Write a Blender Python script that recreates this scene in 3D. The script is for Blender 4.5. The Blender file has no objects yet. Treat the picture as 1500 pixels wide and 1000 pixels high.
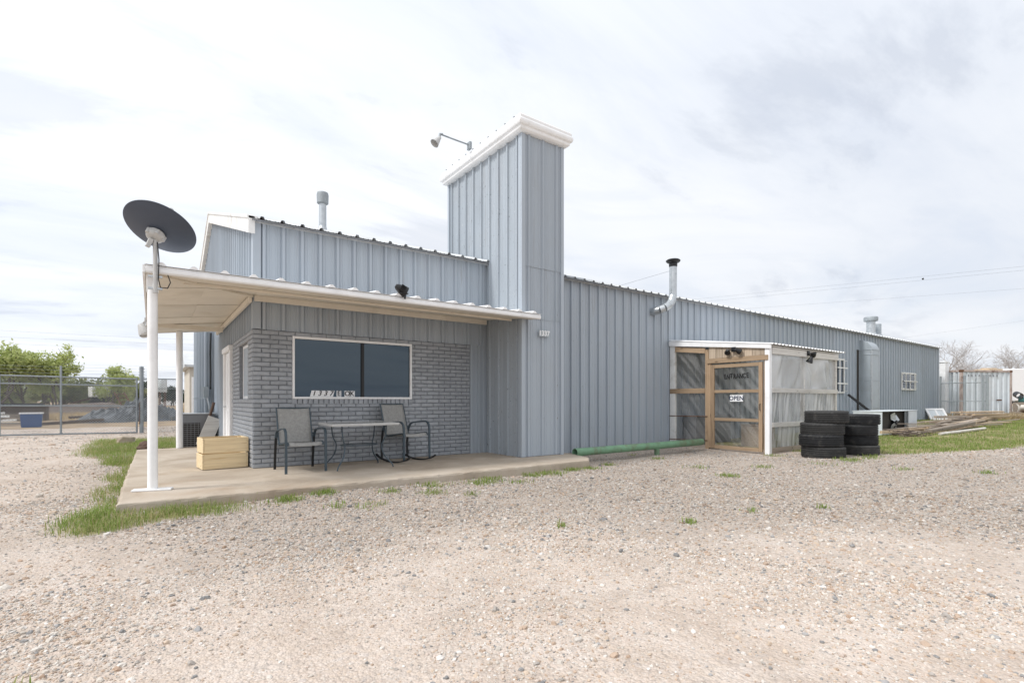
import bpy, bmesh, math, random
import numpy as np
from mathutils import Vector, Matrix, Euler

random.seed(7)
rng = np.random.default_rng(7)
PI = math.pi
scene = bpy.context.scene
COL = scene.collection

# ------------------------------------------------------------------ camera
CAM_H = 1.20
YAW = math.radians(54.53)            # viewing direction measured from +X (along the long wall)
cam_data = bpy.data.cameras.new('camera')
cam_data.sensor_width = 36.0
cam_data.lens = 741.0 / 1500.0 * 36.0
cam_data.shift_y = 87.0 / 1500.0
cam_data.clip_start = 0.05
cam_data.clip_end = 6000.0
cam = bpy.data.objects.new('camera', cam_data)
COL.objects.link(cam)
cam.location = (0, 0, CAM_H)
cam.rotation_euler = (PI / 2, 0, YAW - PI / 2)
scene.camera = cam

# ------------------------------------------------------------------ light: thin bright overcast
SUN_EL, SUN_AZ = math.radians(52), math.radians(172)      # azimuth as a world angle from +X
SUN_DIR = Vector((math.cos(SUN_EL) * math.cos(SUN_AZ), math.cos(SUN_EL) * math.sin(SUN_AZ), math.sin(SUN_EL)))
world = bpy.data.worlds.new('World')
scene.world = world
world.use_nodes = True


def build_world():
    nt = world.node_tree
    N, L = nt.nodes, nt.links
    N.clear()
    out = N.new('ShaderNodeOutputWorld')
    bg = N.new('ShaderNodeBackground')
    bg.inputs['Strength'].default_value = 0.1
    L.new(bg.outputs[0], out.inputs['Surface'])
    sky = N.new('ShaderNodeTexSky')
    sky.sky_type = 'NISHITA'
    sky.sun_disc = False
    sky.sun_elevation = SUN_EL
    sky.sun_rotation = PI / 2 - SUN_AZ
    sky.dust_density = 2.5
    tc = N.new('ShaderNodeTexCoord')
    sep = N.new('ShaderNodeSeparateXYZ')
    L.new(tc.outputs['Generated'], sep.inputs[0])

    def math_(op, a, b=None, clamp=False):
        m = N.new('ShaderNodeMath')
        m.operation = op
        m.use_clamp = clamp
        for i, v in enumerate((a, b)):
            if v is None:
                continue
            if isinstance(v, (int, float)):
                m.inputs[i].default_value = v
            else:
                L.new(v, m.inputs[i])
        return m.outputs[0]
    zc = math_('ADD', math_('MAXIMUM', sep.outputs['Z'], 0.0), 0.16)
    cx = math_('DIVIDE', sep.outputs['X'], zc)
    cy = math_('DIVIDE', sep.outputs['Y'], zc)
    cmb = N.new('ShaderNodeCombineXYZ')
    L.new(cx, cmb.inputs[0])
    L.new(cy, cmb.inputs[1])
    rot = N.new('ShaderNodeMapping')
    rot.inputs['Rotation'].default_value = (0, 0, math.radians(35))
    rot.inputs['Scale'].default_value = (0.55, 1.25, 1)      # clouds drawn out along the wind
    L.new(cmb.outputs[0], rot.inputs[0])

    def noise(scale, detail, rough, dist, off):
        n = N.new('ShaderNodeTexNoise')
        n.inputs['Scale'].default_value = scale
        n.inputs['Detail'].default_value = detail
        n.inputs['Roughness'].default_value = rough
        n.inputs['Distortion'].default_value = dist
        mp = N.new('ShaderNodeMapping')
        mp.inputs['Location'].default_value = off
        L.new(rot.outputs[0], mp.inputs[0])
        L.new(mp.outputs[0], n.inputs['Vector'])
        return n.outputs['Fac']

    def ramp(fac, stops):
        r = N.new('ShaderNodeValToRGB')
        e = r.color_ramp.elements
        while len(e) < len(stops):
            e.new(0.5)
        for k, (p, c) in enumerate(stops):
            e[k].position = p
            e[k].color = (*c, 1)
        L.new(fac, r.inputs[0])
        return r.outputs[0]
    broad = noise(0.42, 4, 0.5, 0.6, (15.87, 16.44, 0))
    fine = noise(1.25, 8, 0.58, 0.9, (9.7, 5.23, 0))
    puff = noise(1.9, 9, 0.6, 0.3, (0.01, 13.26, 0))
    # brightness of the cloud deck: brighter round the veiled sun
    dot = N.new('ShaderNodeVectorMath')
    dot.operation = 'DOT_PRODUCT'
    L.new(tc.outputs['Generated'], dot.inputs[0])
    dot.inputs[1].default_value = SUN_DIR
    glow = math_('MULTIPLY', math_('POWER', math_('MAXIMUM', math_('ADD', math_('MULTIPLY', dot.outputs['Value'], 0.5), 0.5), 0.0), 1.6), 1.7)
    tone = ramp(math_('ADD', math_('MULTIPLY', broad, 0.62), math_('MULTIPLY', fine, 0.38)),
                [(0.36, (0.71, 0.755, 0.84)), (0.48, (0.80, 0.835, 0.895)), (0.60, (0.90, 0.915, 0.945))])
    puffs = ramp(puff, [(0.36, (0.66, 0.69, 0.75)), (0.45, (0.94, 0.95, 0.965)), (0.52, (1.0, 1.0, 1.0))])
    mul = N.new('ShaderNodeMix')
    mul.data_type = 'RGBA'
    mul.blend_type = 'MULTIPLY'
    mul.inputs['Factor'].default_value = 0.5
    L.new(tone, mul.inputs['A'])
    L.new(puffs, mul.inputs['B'])
    sc = N.new('ShaderNodeVectorMath')
    sc.operation = 'SCALE'
    L.new(mul.outputs['Result'], sc.inputs[0])
    L.new(math_('ADD', math_('MULTIPLY', glow, 1.35), 5.45), sc.inputs['Scale'])
    # a little of the blue sky between the clouds
    cover = ramp(fine, [(0.30, (0.88, 0.88, 0.88)), (0.50, (0.98, 0.98, 0.98))])
    mix = N.new('ShaderNodeMix')
    mix.data_type = 'RGBA'
    L.new(cover, mix.inputs['Factor'])
    L.new(sky.outputs[0], mix.inputs['A'])
    L.new(sc.outputs[0], mix.inputs['B'])
    L.new(mix.outputs['Result'], bg.inputs['Color'])


build_world()
sun_data = bpy.data.lights.new('sun', 'SUN')
sun_data.energy = 1.5
sun_data.angle = math.radians(12)
sun_data.color = (1.0, 0.97, 0.93)
sun = bpy.data.objects.new('sun', sun_data)
COL.objects.link(sun)
sun.location = SUN_DIR * 60
sun.rotation_euler = (-SUN_DIR).to_track_quat('-Z', 'Y').to_euler()

vs = scene.view_settings
vs.view_transform = 'Standard'
vs.look = 'None'
vs.gamma = 1.0
vs.exposure = 0.90
vs.use_curve_mapping = False
scene.cycles.max_bounces = 8
scene.cycles.transparent_max_bounces = 24

# ------------------------------------------------------------------ material helpers


class NT:
    def __init__(s, name):
        s.m = bpy.data.materials.new(name)
        s.m.use_nodes = True
        s.t = s.m.node_tree
        s.N, s.L = s.t.nodes, s.t.links
        s.b = s.N['Principled BSDF']
        s.out = s.N['Material Output']
        s.tc = s.N.new('ShaderNodeTexCoord')

    def inp(s, sock, v):
        if v is None:
            return
        if isinstance(v, bpy.types.NodeSocket):
            s.L.new(v, sock)
        elif isinstance(v, (tuple, list)) and len(v) == 3 and sock.type == 'RGBA':
            sock.default_value = (*v, 1)
        else:
            sock.default_value = v

    def coord(s, scale=(1, 1, 1), kind='Object', loc=(0, 0, 0), rnd=False):
        mp = s.N.new('ShaderNodeMapping')
        mp.inputs['Scale'].default_value = scale
        mp.inputs['Location'].default_value = loc
        src = s.tc.outputs[kind]
        if rnd:                                    # every object gets its own stretch of the pattern
            oi = s.N.new('ShaderNodeObjectInfo')
            sc = s.N.new('ShaderNodeMath'); sc.operation = 'MULTIPLY'; sc.inputs[1].default_value = 57.0
            s.L.new(oi.outputs['Random'], sc.inputs[0])
            ad = s.N.new('ShaderNodeVectorMath'); ad.operation = 'ADD'
            s.L.new(src, ad.inputs[0]); s.L.new(sc.outputs[0], ad.inputs[1])
            src = ad.outputs[0]
        s.L.new(src, mp.inputs[0])
        return mp.outputs[0]

    def noise(s, vec, scale=5, detail=4, rough=0.55, dist=0.0, color=False):
        n = s.N.new('ShaderNodeTexNoise')
        s.inp(n.inputs['Vector'], vec)
        n.inputs['Scale'].default_value = scale
        n.inputs['Detail'].default_value = detail
        n.inputs['Roughness'].default_value = rough
        n.inputs['Distortion'].default_value = dist
        return n.outputs['Color' if color else 'Fac']

    def voronoi(s, vec, scale=10, feature='F1', out='Distance', rand=1.0):
        n = s.N.new('ShaderNodeTexVoronoi')
        n.feature = feature
        s.inp(n.inputs['Vector'], vec)
        n.inputs['Scale'].default_value = scale
        n.inputs['Randomness'].default_value = rand
        return n.outputs[out]

    def ramp(s, fac, stops, interp='LINEAR'):
        r = s.N.new('ShaderNodeValToRGB')
        r.color_ramp.interpolation = interp
        e = r.color_ramp.elements
        while len(e) < len(stops):
            e.new(0.5)
        for k, (p, c) in enumerate(stops):
            e[k].position = p
            e[k].color = (c, c, c, 1) if isinstance(c, (int, float)) else (*c, 1)
        s.L.new(fac, r.inputs[0])
        return r.outputs[0]

    def mix(s, fac, a, b, blend='MIX'):
        m = s.N.new('ShaderNodeMix')
        m.data_type = 'RGBA'
        m.blend_type = blend
        s.inp(m.inputs['Factor'], fac)
        s.inp(m.inputs['A'], a)
        s.inp(m.inputs['B'], b)
        return m.outputs['Result']

    def math(s, op, a, b=None, clamp=False):
        m = s.N.new('ShaderNodeMath')
        m.operation = op
        m.use_clamp = clamp
        s.inp(m.inputs[0], a)
        s.inp(m.inputs[1], b)
        return m.outputs[0]

    def bump(s, h, strength=0.3, dist=0.01):
        b = s.N.new('ShaderNodeBump')
        b.inputs['Strength'].default_value = strength
        b.inputs['Distance'].default_value = dist
        s.L.new(h, b.inputs['Height'])
        s.L.new(b.outputs[0], s.b.inputs['Normal'])

    def rand(s):
        return s.N.new('ShaderNodeObjectInfo').outputs['Random']

    def attr(s, name, kind='GEOMETRY', out='Color'):
        a = s.N.new('ShaderNodeAttribute')
        a.attribute_name = name
        a.attribute_type = kind
        return a.outputs[out]

    def set(s, color=None, rough=None, metal=None, spec=None):
        s.inp(s.b.inputs['Base Color'], color)
        s.inp(s.b.inputs['Roughness'], rough)
        s.inp(s.b.inputs['Metallic'], metal)
        s.inp(s.b.inputs['Specular IOR Level'], spec)
        return s.m


def sc3(c, k):
    return tuple(min(1.0, v * k) for v in c)


def basic(name, col, rough=0.6, var=0.15, scale=6.0, bump=0.15, bdist=0.003, metal=0.0, stretch=(1, 1, 1), spec=0.4, objvar=0.0, dirt=None, dirt_amt=0.0):
    n = NT(name)
    v = n.coord(stretch, rnd=True)
    f = n.noise(v, scale, 6, 0.6, 0.4)
    c = n.ramp(f, [(0.25, sc3(col, 1 - var)), (0.5, col), (0.75, sc3(col, 1 + var))])
    if dirt is not None:
        d = n.noise(n.coord((1, 1, 1), rnd=True), scale * 0.45, 8, 0.68, 0.8)
        c = n.mix(n.ramp(d, [(0.5, 0.0), (0.72, dirt_amt)]), c, dirt)
    if objvar:
        k = n.ramp(n.rand(), [(0.0, 1 - objvar), (1.0, 1.0)])
        c = n.mix(1.0, c, k, 'MULTIPLY')
    n.set(c, n.ramp(f, [(0.3, max(0.02, rough - 0.08)), (0.7, min(1, rough + 0.08))]), metal, spec)
    n.bump(n.noise(v, scale * 7, 5, 0.65), bump, bdist)
    return n.m


def wood(name, col, dark, axis='x', scale=1.0, rough=0.75, knots=True, objvar=0.15):
    """sawn board: grain runs along the given local axis"""
    n = NT(name)
    st = {'x': (0.7, 14, 14), 'y': (14, 0.7, 14), 'z': (14, 14, 0.7)}[axis]
    v = n.coord(tuple(q * scale for q in st), rnd=True)
    g = n.noise(v, 2.6, 7, 0.62, 0.8)
    c = n.ramp(g, [(0.28, dark), (0.48, col), (0.75, sc3(col, 1.18))])
    if knots:
        st2 = {'x': (2.4, 7, 7), 'y': (7, 2.4, 7), 'z': (7, 7, 2.4)}[axis]
        k = n.voronoi(n.coord(tuple(q * scale for q in st2), rnd=True), 1.0)
        c = n.mix(n.ramp(k, [(0.07, 0.85), (0.16, 0.0)]), c, sc3(dark, 0.5))
    k = n.ramp(n.rand(), [(0.0, 1 - objvar), (1.0, 1.0)])
    c = n.mix(1.0, c, k, 'MULTIPLY')
    n.set(c, rough, 0, 0.3)
    n.bump(g, 0.35, 0.003)
    return n.m


M = {}


def make_materials():
    # painted ribbed steel: pale blue grey, streaked and chipped
    def wallmat(name, col, chips):
        n = NT(name)
        st = n.noise(n.coord((1.3, 1.3, 0.13), rnd=True), 2.2, 3, 0.5, 0.3)
        c = n.ramp(st, [(0.25, sc3(col, 0.93)), (0.5, col), (0.78, sc3(col, 1.06))])
        blot = n.noise(n.coord(rnd=True), 1.1, 6, 0.6, 0.6)
        c = n.mix(n.ramp(blot, [(0.42, 0.0), (0.75, 0.3)]), c, (0.40, 0.42, 0.44))
        chip = n.noise(n.coord((1, 1, 0.55), rnd=True), 26, 5, 0.7, 0.5)
        c = n.mix(n.ramp(chip, [(0.735 - chips, 0.0), (0.745 - chips, 0.75)]), c, (0.09, 0.10, 0.11))
        chip2 = n.noise(n.coord((1, 1, 0.7), rnd=True, loc=(9, 4, 2)), 19, 4, 0.7, 0.5)
        c = n.mix(n.ramp(chip2, [(0.74 - chips, 0.0), (0.75 - chips, 0.6)]), c, (0.62, 0.64, 0.66))
        run_ = n.noise(n.coord((9, 9, 0.35), rnd=True), 1.6, 4, 0.6, 0.3)
        c = n.mix(n.ramp(run_, [(0.62, 0.0), (0.74, 0.4)]), c, (0.24, 0.21, 0.185))
        c = n.mix(1.0, c, n.ramp(n.rand(), [(0, 0.90), (1, 1.0)]), 'MULTIPLY')
        n.set(c, n.ramp(st, [(0.3, 0.42), (0.7, 0.58)]), 0, 0.35)
        n.bump(n.noise(n.coord((1, 1, 0.45), rnd=True), 2.2, 3, 0.5, 0.5), 0.35, 0.035)
        return n.m
    M['wall'] = wallmat('painted_steel', (0.405, 0.455, 0.508), 0.02)
    M['wall_chipped'] = wallmat('painted_steel_chipped', (0.41, 0.46, 0.508), 0.095)
    M['roofmetal'] = basic('roof_steel', (0.55, 0.57, 0.58), 0.4, 0.15, 3, 0.1, dirt=(0.35, 0.33, 0.30), dirt_amt=0.5)
    M['white'] = basic('white_paint', (0.87, 0.875, 0.88), 0.5, 0.05, 5, 0.1, dirt=(0.60, 0.585, 0.56), dirt_amt=0.4)
    M['white_old'] = basic('old_white_paint', (0.76, 0.76, 0.745), 0.6, 0.08, 4, 0.2, dirt=(0.40, 0.37, 0.32), dirt_amt=0.7)
    M['soffit'] = basic('soffit_board', (0.80, 0.74, 0.64), 0.8, 0.07, 2.2, 0.2, dirt=(0.55, 0.46, 0.35), dirt_amt=0.45, objvar=0.08)
    M['gap'] = basic('dark_gap', (0.05, 0.045, 0.04), 0.9, 0.2, 4, 0.1)  # near-black, used to paint in the shade of gaps and hollows
    # painted brick
    n = NT('painted_brick')
    v = n.coord(rnd=True)
    f = n.noise(v, 9, 7, 0.65, 0.5)
    c = n.ramp(f, [(0.28, (0.30, 0.322, 0.352)), (0.5, (0.37, 0.395, 0.428)), (0.74, (0.44, 0.465, 0.497))])
    c = n.mix(1.0, c, n.ramp(n.rand(), [(0, 0.80), (0.5, 0.95), (1, 1.0)]), 'MULTIPLY')
    n.set(c, 0.6, 0, 0.35)
    n.bump(n.noise(v, 34, 8, 0.7, 0.6), 0.75, 0.008)
    M['brick'] = n.m
    M['mortar'] = basic('painted_mortar', (0.22, 0.235, 0.257), 0.85, 0.25, 20, 0.5, 0.006)
    # concrete
    n = NT('porch_concrete')
    v = n.coord()
    f = n.noise(v, 1.1, 8, 0.62, 0.7)
    c = n.ramp(f, [(0.28, (0.33, 0.27, 0.21)), (0.5, (0.45, 0.385, 0.31)), (0.72, (0.54, 0.48, 0.41))])
    s = n.noise(n.coord(loc=(4, 4, 0)), 0.7, 5, 0.6, 1.0)
    c = n.mix(n.ramp(s, [(0.55, 0.0), (0.72, 0.55)]), c, (0.34, 0.235, 0.155))
    sp = n.noise(v, 70, 3, 0.7)
    c = n.mix(n.ramp(sp, [(0.56, 0.0), (0.72, 0.35)]), c, (0.20, 0.17, 0.14))
    n.set(c, 0.85, 0, 0.25)
    n.bump(n.noise(v, 40, 7, 0.7), 0.35, 0.006)
    M['concrete'] = n.m
    M['infill'] = wood('pale_infill_board', (0.52, 0.425, 0.325), (0.36, 0.28, 0.20), 'z', objvar=0.3)
    M['pine'] = wood('fresh_pine', (0.78, 0.63, 0.40), (0.64, 0.46, 0.25), 'x')
    M['stud'] = wood('tan_lumber', (0.40, 0.285, 0.185), (0.24, 0.16, 0.10), 'z', objvar=0.35)
    M['stud_h'] = wood('tan_lumber_flat', (0.42, 0.305, 0.20), (0.25, 0.165, 0.10), 'y', objvar=0.35)
    M['greyboard'] = wood('whitewashed_board', (0.68, 0.66, 0.62), (0.48, 0.45, 0.41), 'x')
    M['weathered'] = wood('weathered_lumber', (0.45, 0.38, 0.31), (0.22, 0.175, 0.14), 'x', objvar=0.5)
    M['lightlumber'] = wood('light_lumber', (0.60, 0.47, 0.33), (0.40, 0.28, 0.17), 'x', objvar=0.3)
    # rubber with dust
    n = NT('tyre_rubber')
    v = n.coord(rnd=True)
    f = n.noise(v, 4, 7, 0.65, 0.5)
    c = n.ramp(f, [(0.32, (0.011, 0.012, 0.014)), (0.55, (0.022, 0.023, 0.025)), (0.75, (0.085, 0.08, 0.073))])
    c = n.mix(n.ramp(n.rand(), [(0.2, 0.0), (1.0, 0.3)]), c, (0.12, 0.115, 0.105))
    n.set(c, 0.7, 0, 0.3)
    n.bump(n.noise(v, 60, 4, 0.6), 0.25, 0.004)
    M['rubber'] = n.m
    M['green'] = basic('green_pipe_paint', (0.16, 0.30, 0.185), 0.5, 0.2, 5, 0.2, dirt=(0.14, 0.09, 0.05), dirt_amt=0.75)
    M['galv'] = basic('galvanised_steel', (0.50, 0.53, 0.55), 0.38, 0.18, 9, 0.1, metal=0.65)
    M['galv_dull'] = basic('dull_galvanised', (0.30, 0.33, 0.35), 0.6, 0.2, 7, 0.1, metal=0.2)
    M['duct'] = basic('duct_steel', (0.40, 0.445, 0.48), 0.42, 0.1, 3, 0.08, metal=0.2, dirt=(0.3, 0.3, 0.3), dirt_amt=0.4)
    M['black'] = basic('black_metal', (0.016, 0.017, 0.019), 0.45, 0.3, 8, 0.1)
    M['dish'] = basic('dish_grey', (0.066, 0.082, 0.115), 0.48, 0.12, 3, 0.05)
    M['chairframe'] = basic('slate_tube', (0.06, 0.085, 0.105), 0.35, 0.2, 8, 0.05)
    n = NT('sling_mesh')
    v = n.coord()
    w = n.voronoi(n.coord((1, 1, 1)), 170, rand=0.0)
    f = n.noise(v, 30, 5, 0.7)
    c = n.ramp(f, [(0.3, (0.33, 0.33, 0.32)), (0.7, (0.50, 0.50, 0.485))])
    c = n.mix(n.ramp(w, [(0.2, 0.0), (0.6, 0.4)]), c, (0.10, 0.10, 0.10))
    n.set(c, 0.8, 0, 0.2)
    M['sling'] = n.m
    n = NT('window_glass')
    n.set((0.004, 0.010, 0.017), 0.03, 0, 0.5)
    n.b.inputs['Specular Tint'].default_value = (0.72, 0.87, 1.0, 1)
    n.b.inputs['IOR'].default_value = 1.85
    n.bump(n.noise(n.coord(), 1.3, 2, 0.5), 0.03, 0.02)
    M['glass'] = n.m
    n = NT('table_glass')
    n.set(n.ramp(n.noise(n.coord(), 40, 4, 0.6), [(0.35, (0.17, 0.18, 0.18)), (0.7, (0.28, 0.29, 0.285))]), 0.22, 0, 0.5)
    n.bump(n.voronoi(n.coord(), 60), 0.3, 0.004)
    M['tableglass'] = n.m
    M['curtain'] = basic('pale_curtain', (0.62, 0.60, 0.58), 0.9, 0.1, 8, 0.2)

    def film(name, opacity, tint, wob, slant=False, pleat=False):
        n = NT(name)
        v = n.coord((1, 1, 1))
        cre = n.noise(n.coord((0.9, 0.9, 0.8)), 1.2, 2, 0.45, 0.6)
        if pleat or slant:                       # turn the sheet first, then stretch: upright pleats, or slanting highlights painted as opacity
            m1 = n.N.new('ShaderNodeMapping')
            m1.inputs['Rotation'].default_value = (0, math.radians(-8), 0) if pleat else (math.radians(40), 0, 0)
            n.L.new(n.tc.outputs['Object'], m1.inputs[0])
            m2 = n.N.new('ShaderNodeMapping')
            m2.inputs['Scale'].default_value = (6, 1, 0.5) if pleat else (1, 6.5, 0.8)
            n.L.new(m1.outputs[0], m2.inputs[0])
            cre = n.noise(m2.outputs[0], 1.3, 1.2, 0.4, 0.7)
        tr = n.N.new('ShaderNodeBsdfTransparent')
        tr.inputs[0].default_value = (0.93, 0.93, 0.92, 1)
        mx = n.N.new('ShaderNodeMixShader')
        n.L.new(n.ramp(cre, [(0.35, max(0.02, opacity - wob)), (0.65, min(0.95, opacity + wob))]), mx.inputs[0])
        n.L.new(tr.outputs[0], mx.inputs[1])
        n.L.new(n.b.outputs[0], mx.inputs[2])
        n.L.new(mx.outputs[0], n.out.inputs['Surface'])
        n.set(tint, 0.2, 0, 0.6)
        n.b.inputs['Transmission Weight'].default_value = 0.0
        n.bump(n.noise(n.coord((2.4, 2.4, 1.0)), 3.2, 3, 0.5, 1.8), 0.45, 0.03)
        return n.m
    M['film'] = film('milky_film', 0.54, (0.84, 0.845, 0.84), 0.12)
    M['film_low'] = film('pleated_film', 0.46, (0.80, 0.805, 0.80), 0.24, False, True)
    M['film_clear'] = film('clear_film', 0.12, (0.60, 0.60, 0.59), 0.10, True)
    M['letter'] = basic('black_lettering', (0.012, 0.012, 0.013), 0.6, 0.1, 8, 0.05)
    M['plate'] = basic('white_plate', (0.82, 0.83, 0.84), 0.45, 0.03, 6, 0.05)
    M['signblue'] = basic('navy_lettering', (0.02, 0.03, 0.07), 0.5, 0.1, 8, 0.05)
    M['lamp'] = basic('lamp_housing', (0.50, 0.50, 0.49), 0.45, 0.1, 8, 0.05)
    M['lens'] = basic('lamp_lens', (0.75, 0.76, 0.76), 0.15, 0.05, 8, 0.05)
    M['tarp'] = basic('dark_tarp', (0.10, 0.11, 0.12), 0.42, 0.55, 1.6, 0.6, 0.06)
    M['bluetub'] = basic('blue_plastic', (0.03, 0.085, 0.24), 0.45, 0.2, 4, 0.1)
    M['container'] = basic('container_paint', (0.63, 0.68, 0.715), 0.55, 0.08, 2, 0.1, dirt=(0.40, 0.36, 0.32), dirt_amt=0.45)
    M['rust'] = basic('rusted_steel', (0.13, 0.065, 0.035), 0.85, 0.5, 6, 0.4)
    M['rusty_frame'] = basic('rusty_white_rail', (0.46, 0.38, 0.34), 0.7, 0.2, 5, 0.3, dirt=(0.15, 0.07, 0.04), dirt_amt=1.0)
    M['beige'] = basic('beige_siding', (0.55, 0.51, 0.44), 0.7, 0.08, 3, 0.1)
    M['bark'] = basic('bark', (0.115, 0.09, 0.075), 0.9, 0.35, 6, 0.5, 0.02)
    M['palebark'] = basic('pale_bark', (0.46, 0.44, 0.43), 0.9, 0.2, 6, 0.4, 0.02)
    M['acgrey'] = basic('grey_cabinet', (0.22, 0.23, 0.245), 0.5, 0.08, 3, 0.05, dirt=(0.17, 0.15, 0.13), dirt_amt=0.5)
    M['wire'] = basic('power_line', (0.16, 0.17, 0.18), 0.6, 0.1, 4, 0.0)
    M['brownpipe'] = basic('brown_rust_pipe', (0.10, 0.06, 0.042), 0.8, 0.3, 6, 0.3)
    M['white_pipe'] = basic('pale_pipe', (0.60, 0.57, 0.52), 0.6, 0.15, 4, 0.1, dirt=(0.3, 0.25, 0.2), dirt_amt=0.6)
    M['teal'] = basic('teal_paint', (0.10, 0.26, 0.24), 0.5, 0.15, 4, 0.1)

    def leafmat(name, a, b, cc):
        n = NT(name)
        g = n.attr('tint', out='Fac')
        c = n.ramp(g, [(0.0, a), (0.5, b), (1.0, cc)])
        n.set(c, 0.6, 0, 0.3)
        tl = n.N.new('ShaderNodeBsdfTranslucent')
        n.L.new(c, tl.inputs[0])
        mx = n.N.new('ShaderNodeMixShader')
        mx.inputs[0].default_value = 0.45
        n.L.new(n.b.outputs[0], mx.inputs[1])
        n.L.new(tl.outputs[0], mx.inputs[2])
        n.L.new(mx.outputs[0], n.out.inputs['Surface'])
        return n.m
    M['leaf'] = leafmat('spring_leaves', (0.33, 0.38, 0.13), (0.46, 0.52, 0.20), (0.56, 0.60, 0.31))
    M['leaf2'] = leafmat('olive_leaves', (0.17, 0.20, 0.085), (0.26, 0.29, 0.12), (0.34, 0.34, 0.18))
    M['conifer'] = leafmat('dark_evergreen', (0.025, 0.045, 0.025), (0.045, 0.065, 0.035), (0.075, 0.09, 0.05))
    M['grassblade'] = leafmat('grass_blades', (0.50, 0.43, 0.24), (0.20, 0.28, 0.065), (0.31, 0.41, 0.11))
    M['drygrass'] = leafmat('dry_grass', (0.36, 0.27, 0.155), (0.46, 0.36, 0.22), (0.52, 0.43, 0.28))
    # loose stones: colour travels with each instance
    n = NT('gravel_stone')
    c = n.attr('stone_col', 'INSTANCER')
    f = n.noise(n.coord(), 3.0, 5, 0.65)
    c = n.mix(1.0, c, n.ramp(f, [(0.3, 0.82), (0.7, 1.0)]), 'MULTIPLY')
    n.set(c, 0.8, 0, 0.3)
    M['stone'] = n.m
    # ground: pale crushed gravel, packed sand, lawn soil, dry field
    n = NT('gravel_ground')
    P = n.coord()
    big = n.noise(P, 0.33, 5, 0.55, 0.5)
    mid = n.noise(P, 2.3, 6, 0.6, 0.3)
    sand = n.ramp(mid, [(0.3, (0.48, 0.39, 0.32)), (0.5, (0.585, 0.49, 0.415)), (0.7, (0.66, 0.58, 0.515))])

    def pebbles(scale, off):
        vc = n.N.new('ShaderNodeTexVoronoi')
        n.L.new(n.coord(loc=off), vc.inputs['Vector'])
        vc.inputs['Scale'].default_value = scale
        sp = n.N.new('ShaderNodeSeparateColor')
        n.L.new(vc.outputs['Color'], sp.inputs[0])
        col = n.ramp(sp.outputs[0], [(0.0, (0.24, 0.225, 0.215)), (0.14, (0.38, 0.34, 0.30)), (0.34, (0.53, 0.43, 0.335)), (0.5, (0.63, 0.56, 0.48)),
                                     (0.68, (0.56, 0.46, 0.40)), (0.86, (0.74, 0.69, 0.63)), (1.0, (0.42, 0.41, 0.41))])
        return col, vc.outputs['Distance']
    c1, d1 = pebbles(38, (0, 0, 0))
    c2, d2 = pebbles(85, (3, 1, 0))
    peb = n.mix(n.ramp(n.noise(P, 9, 3, 0.5), [(0.42, 0.0), (0.58, 1.0)]), c2, c1)
    shade = n.ramp(d2, [(0.25, 1.0), (0.75, 0.62)])
    peb = n.mix(1.0, peb, shade, 'MULTIPLY')
    loose = n.attr('loose', out='Fac')
    gfac = n.math('ADD', n.math('MULTIPLY', loose, 0.5), n.ramp(big, [(0.35, 0.22), (0.65, 0.55)]), True)
    grav = n.mix(gfac, sand, peb)
    grav = n.mix(n.math('MULTIPLY', loose, 0.5), grav, (0.30, 0.25, 0.21))
    blot = n.noise(n.coord(loc=(8, 3, 0)), 1.4, 7, 0.62, 0.7)
    grav = n.mix(n.ramp(blot, [(0.5, 0.0), (0.72, 0.45)]), grav, (0.33, 0.275, 0.23))
    soil = n.ramp(n.noise(P, 1.6, 7, 0.65, 0.6), [(0.3, (0.15, 0.155, 0.055)), (0.5, (0.23, 0.225, 0.085)), (0.68, (0.36, 0.30, 0.17)), (0.8, (0.46, 0.38, 0.27))])
    dry = n.ramp(n.noise(P, 0.5, 8, 0.65, 0.6), [(0.3, (0.20, 0.15, 0.105)), (0.5, (0.33, 0.25, 0.17)), (0.7, (0.42, 0.33, 0.22))])
    gm = n.math('ADD', n.attr('lawn', out='Fac'), n.math('MULTIPLY', n.math('SUBTRACT', n.noise(P, 3.2, 6, 0.65), 0.5), 1.1))
    c = n.mix(n.ramp(gm, [(0.52, 0.0), (0.95, 0.9)]), grav, soil)
    dm = n.math('ADD', n.attr('field', out='Fac'), n.math('MULTIPLY', n.math('SUBTRACT', n.noise(P, 0.6, 6, 0.6), 0.5), 0.8))
    c = n.mix(n.ramp(dm, [(0.42, 0.0), (0.58, 1.0)]), c, dry)
    n.set(c, 0.92, 0, 0.15)
    hh = n.math('ADD', n.math('MULTIPLY', d1, -0.7), n.math('MULTIPLY', d2, -0.5))
    n.bump(hh, 0.6, 0.02)
    M['ground'] = n.m


make_materials()

# ------------------------------------------------------------------ mesh helpers


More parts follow.
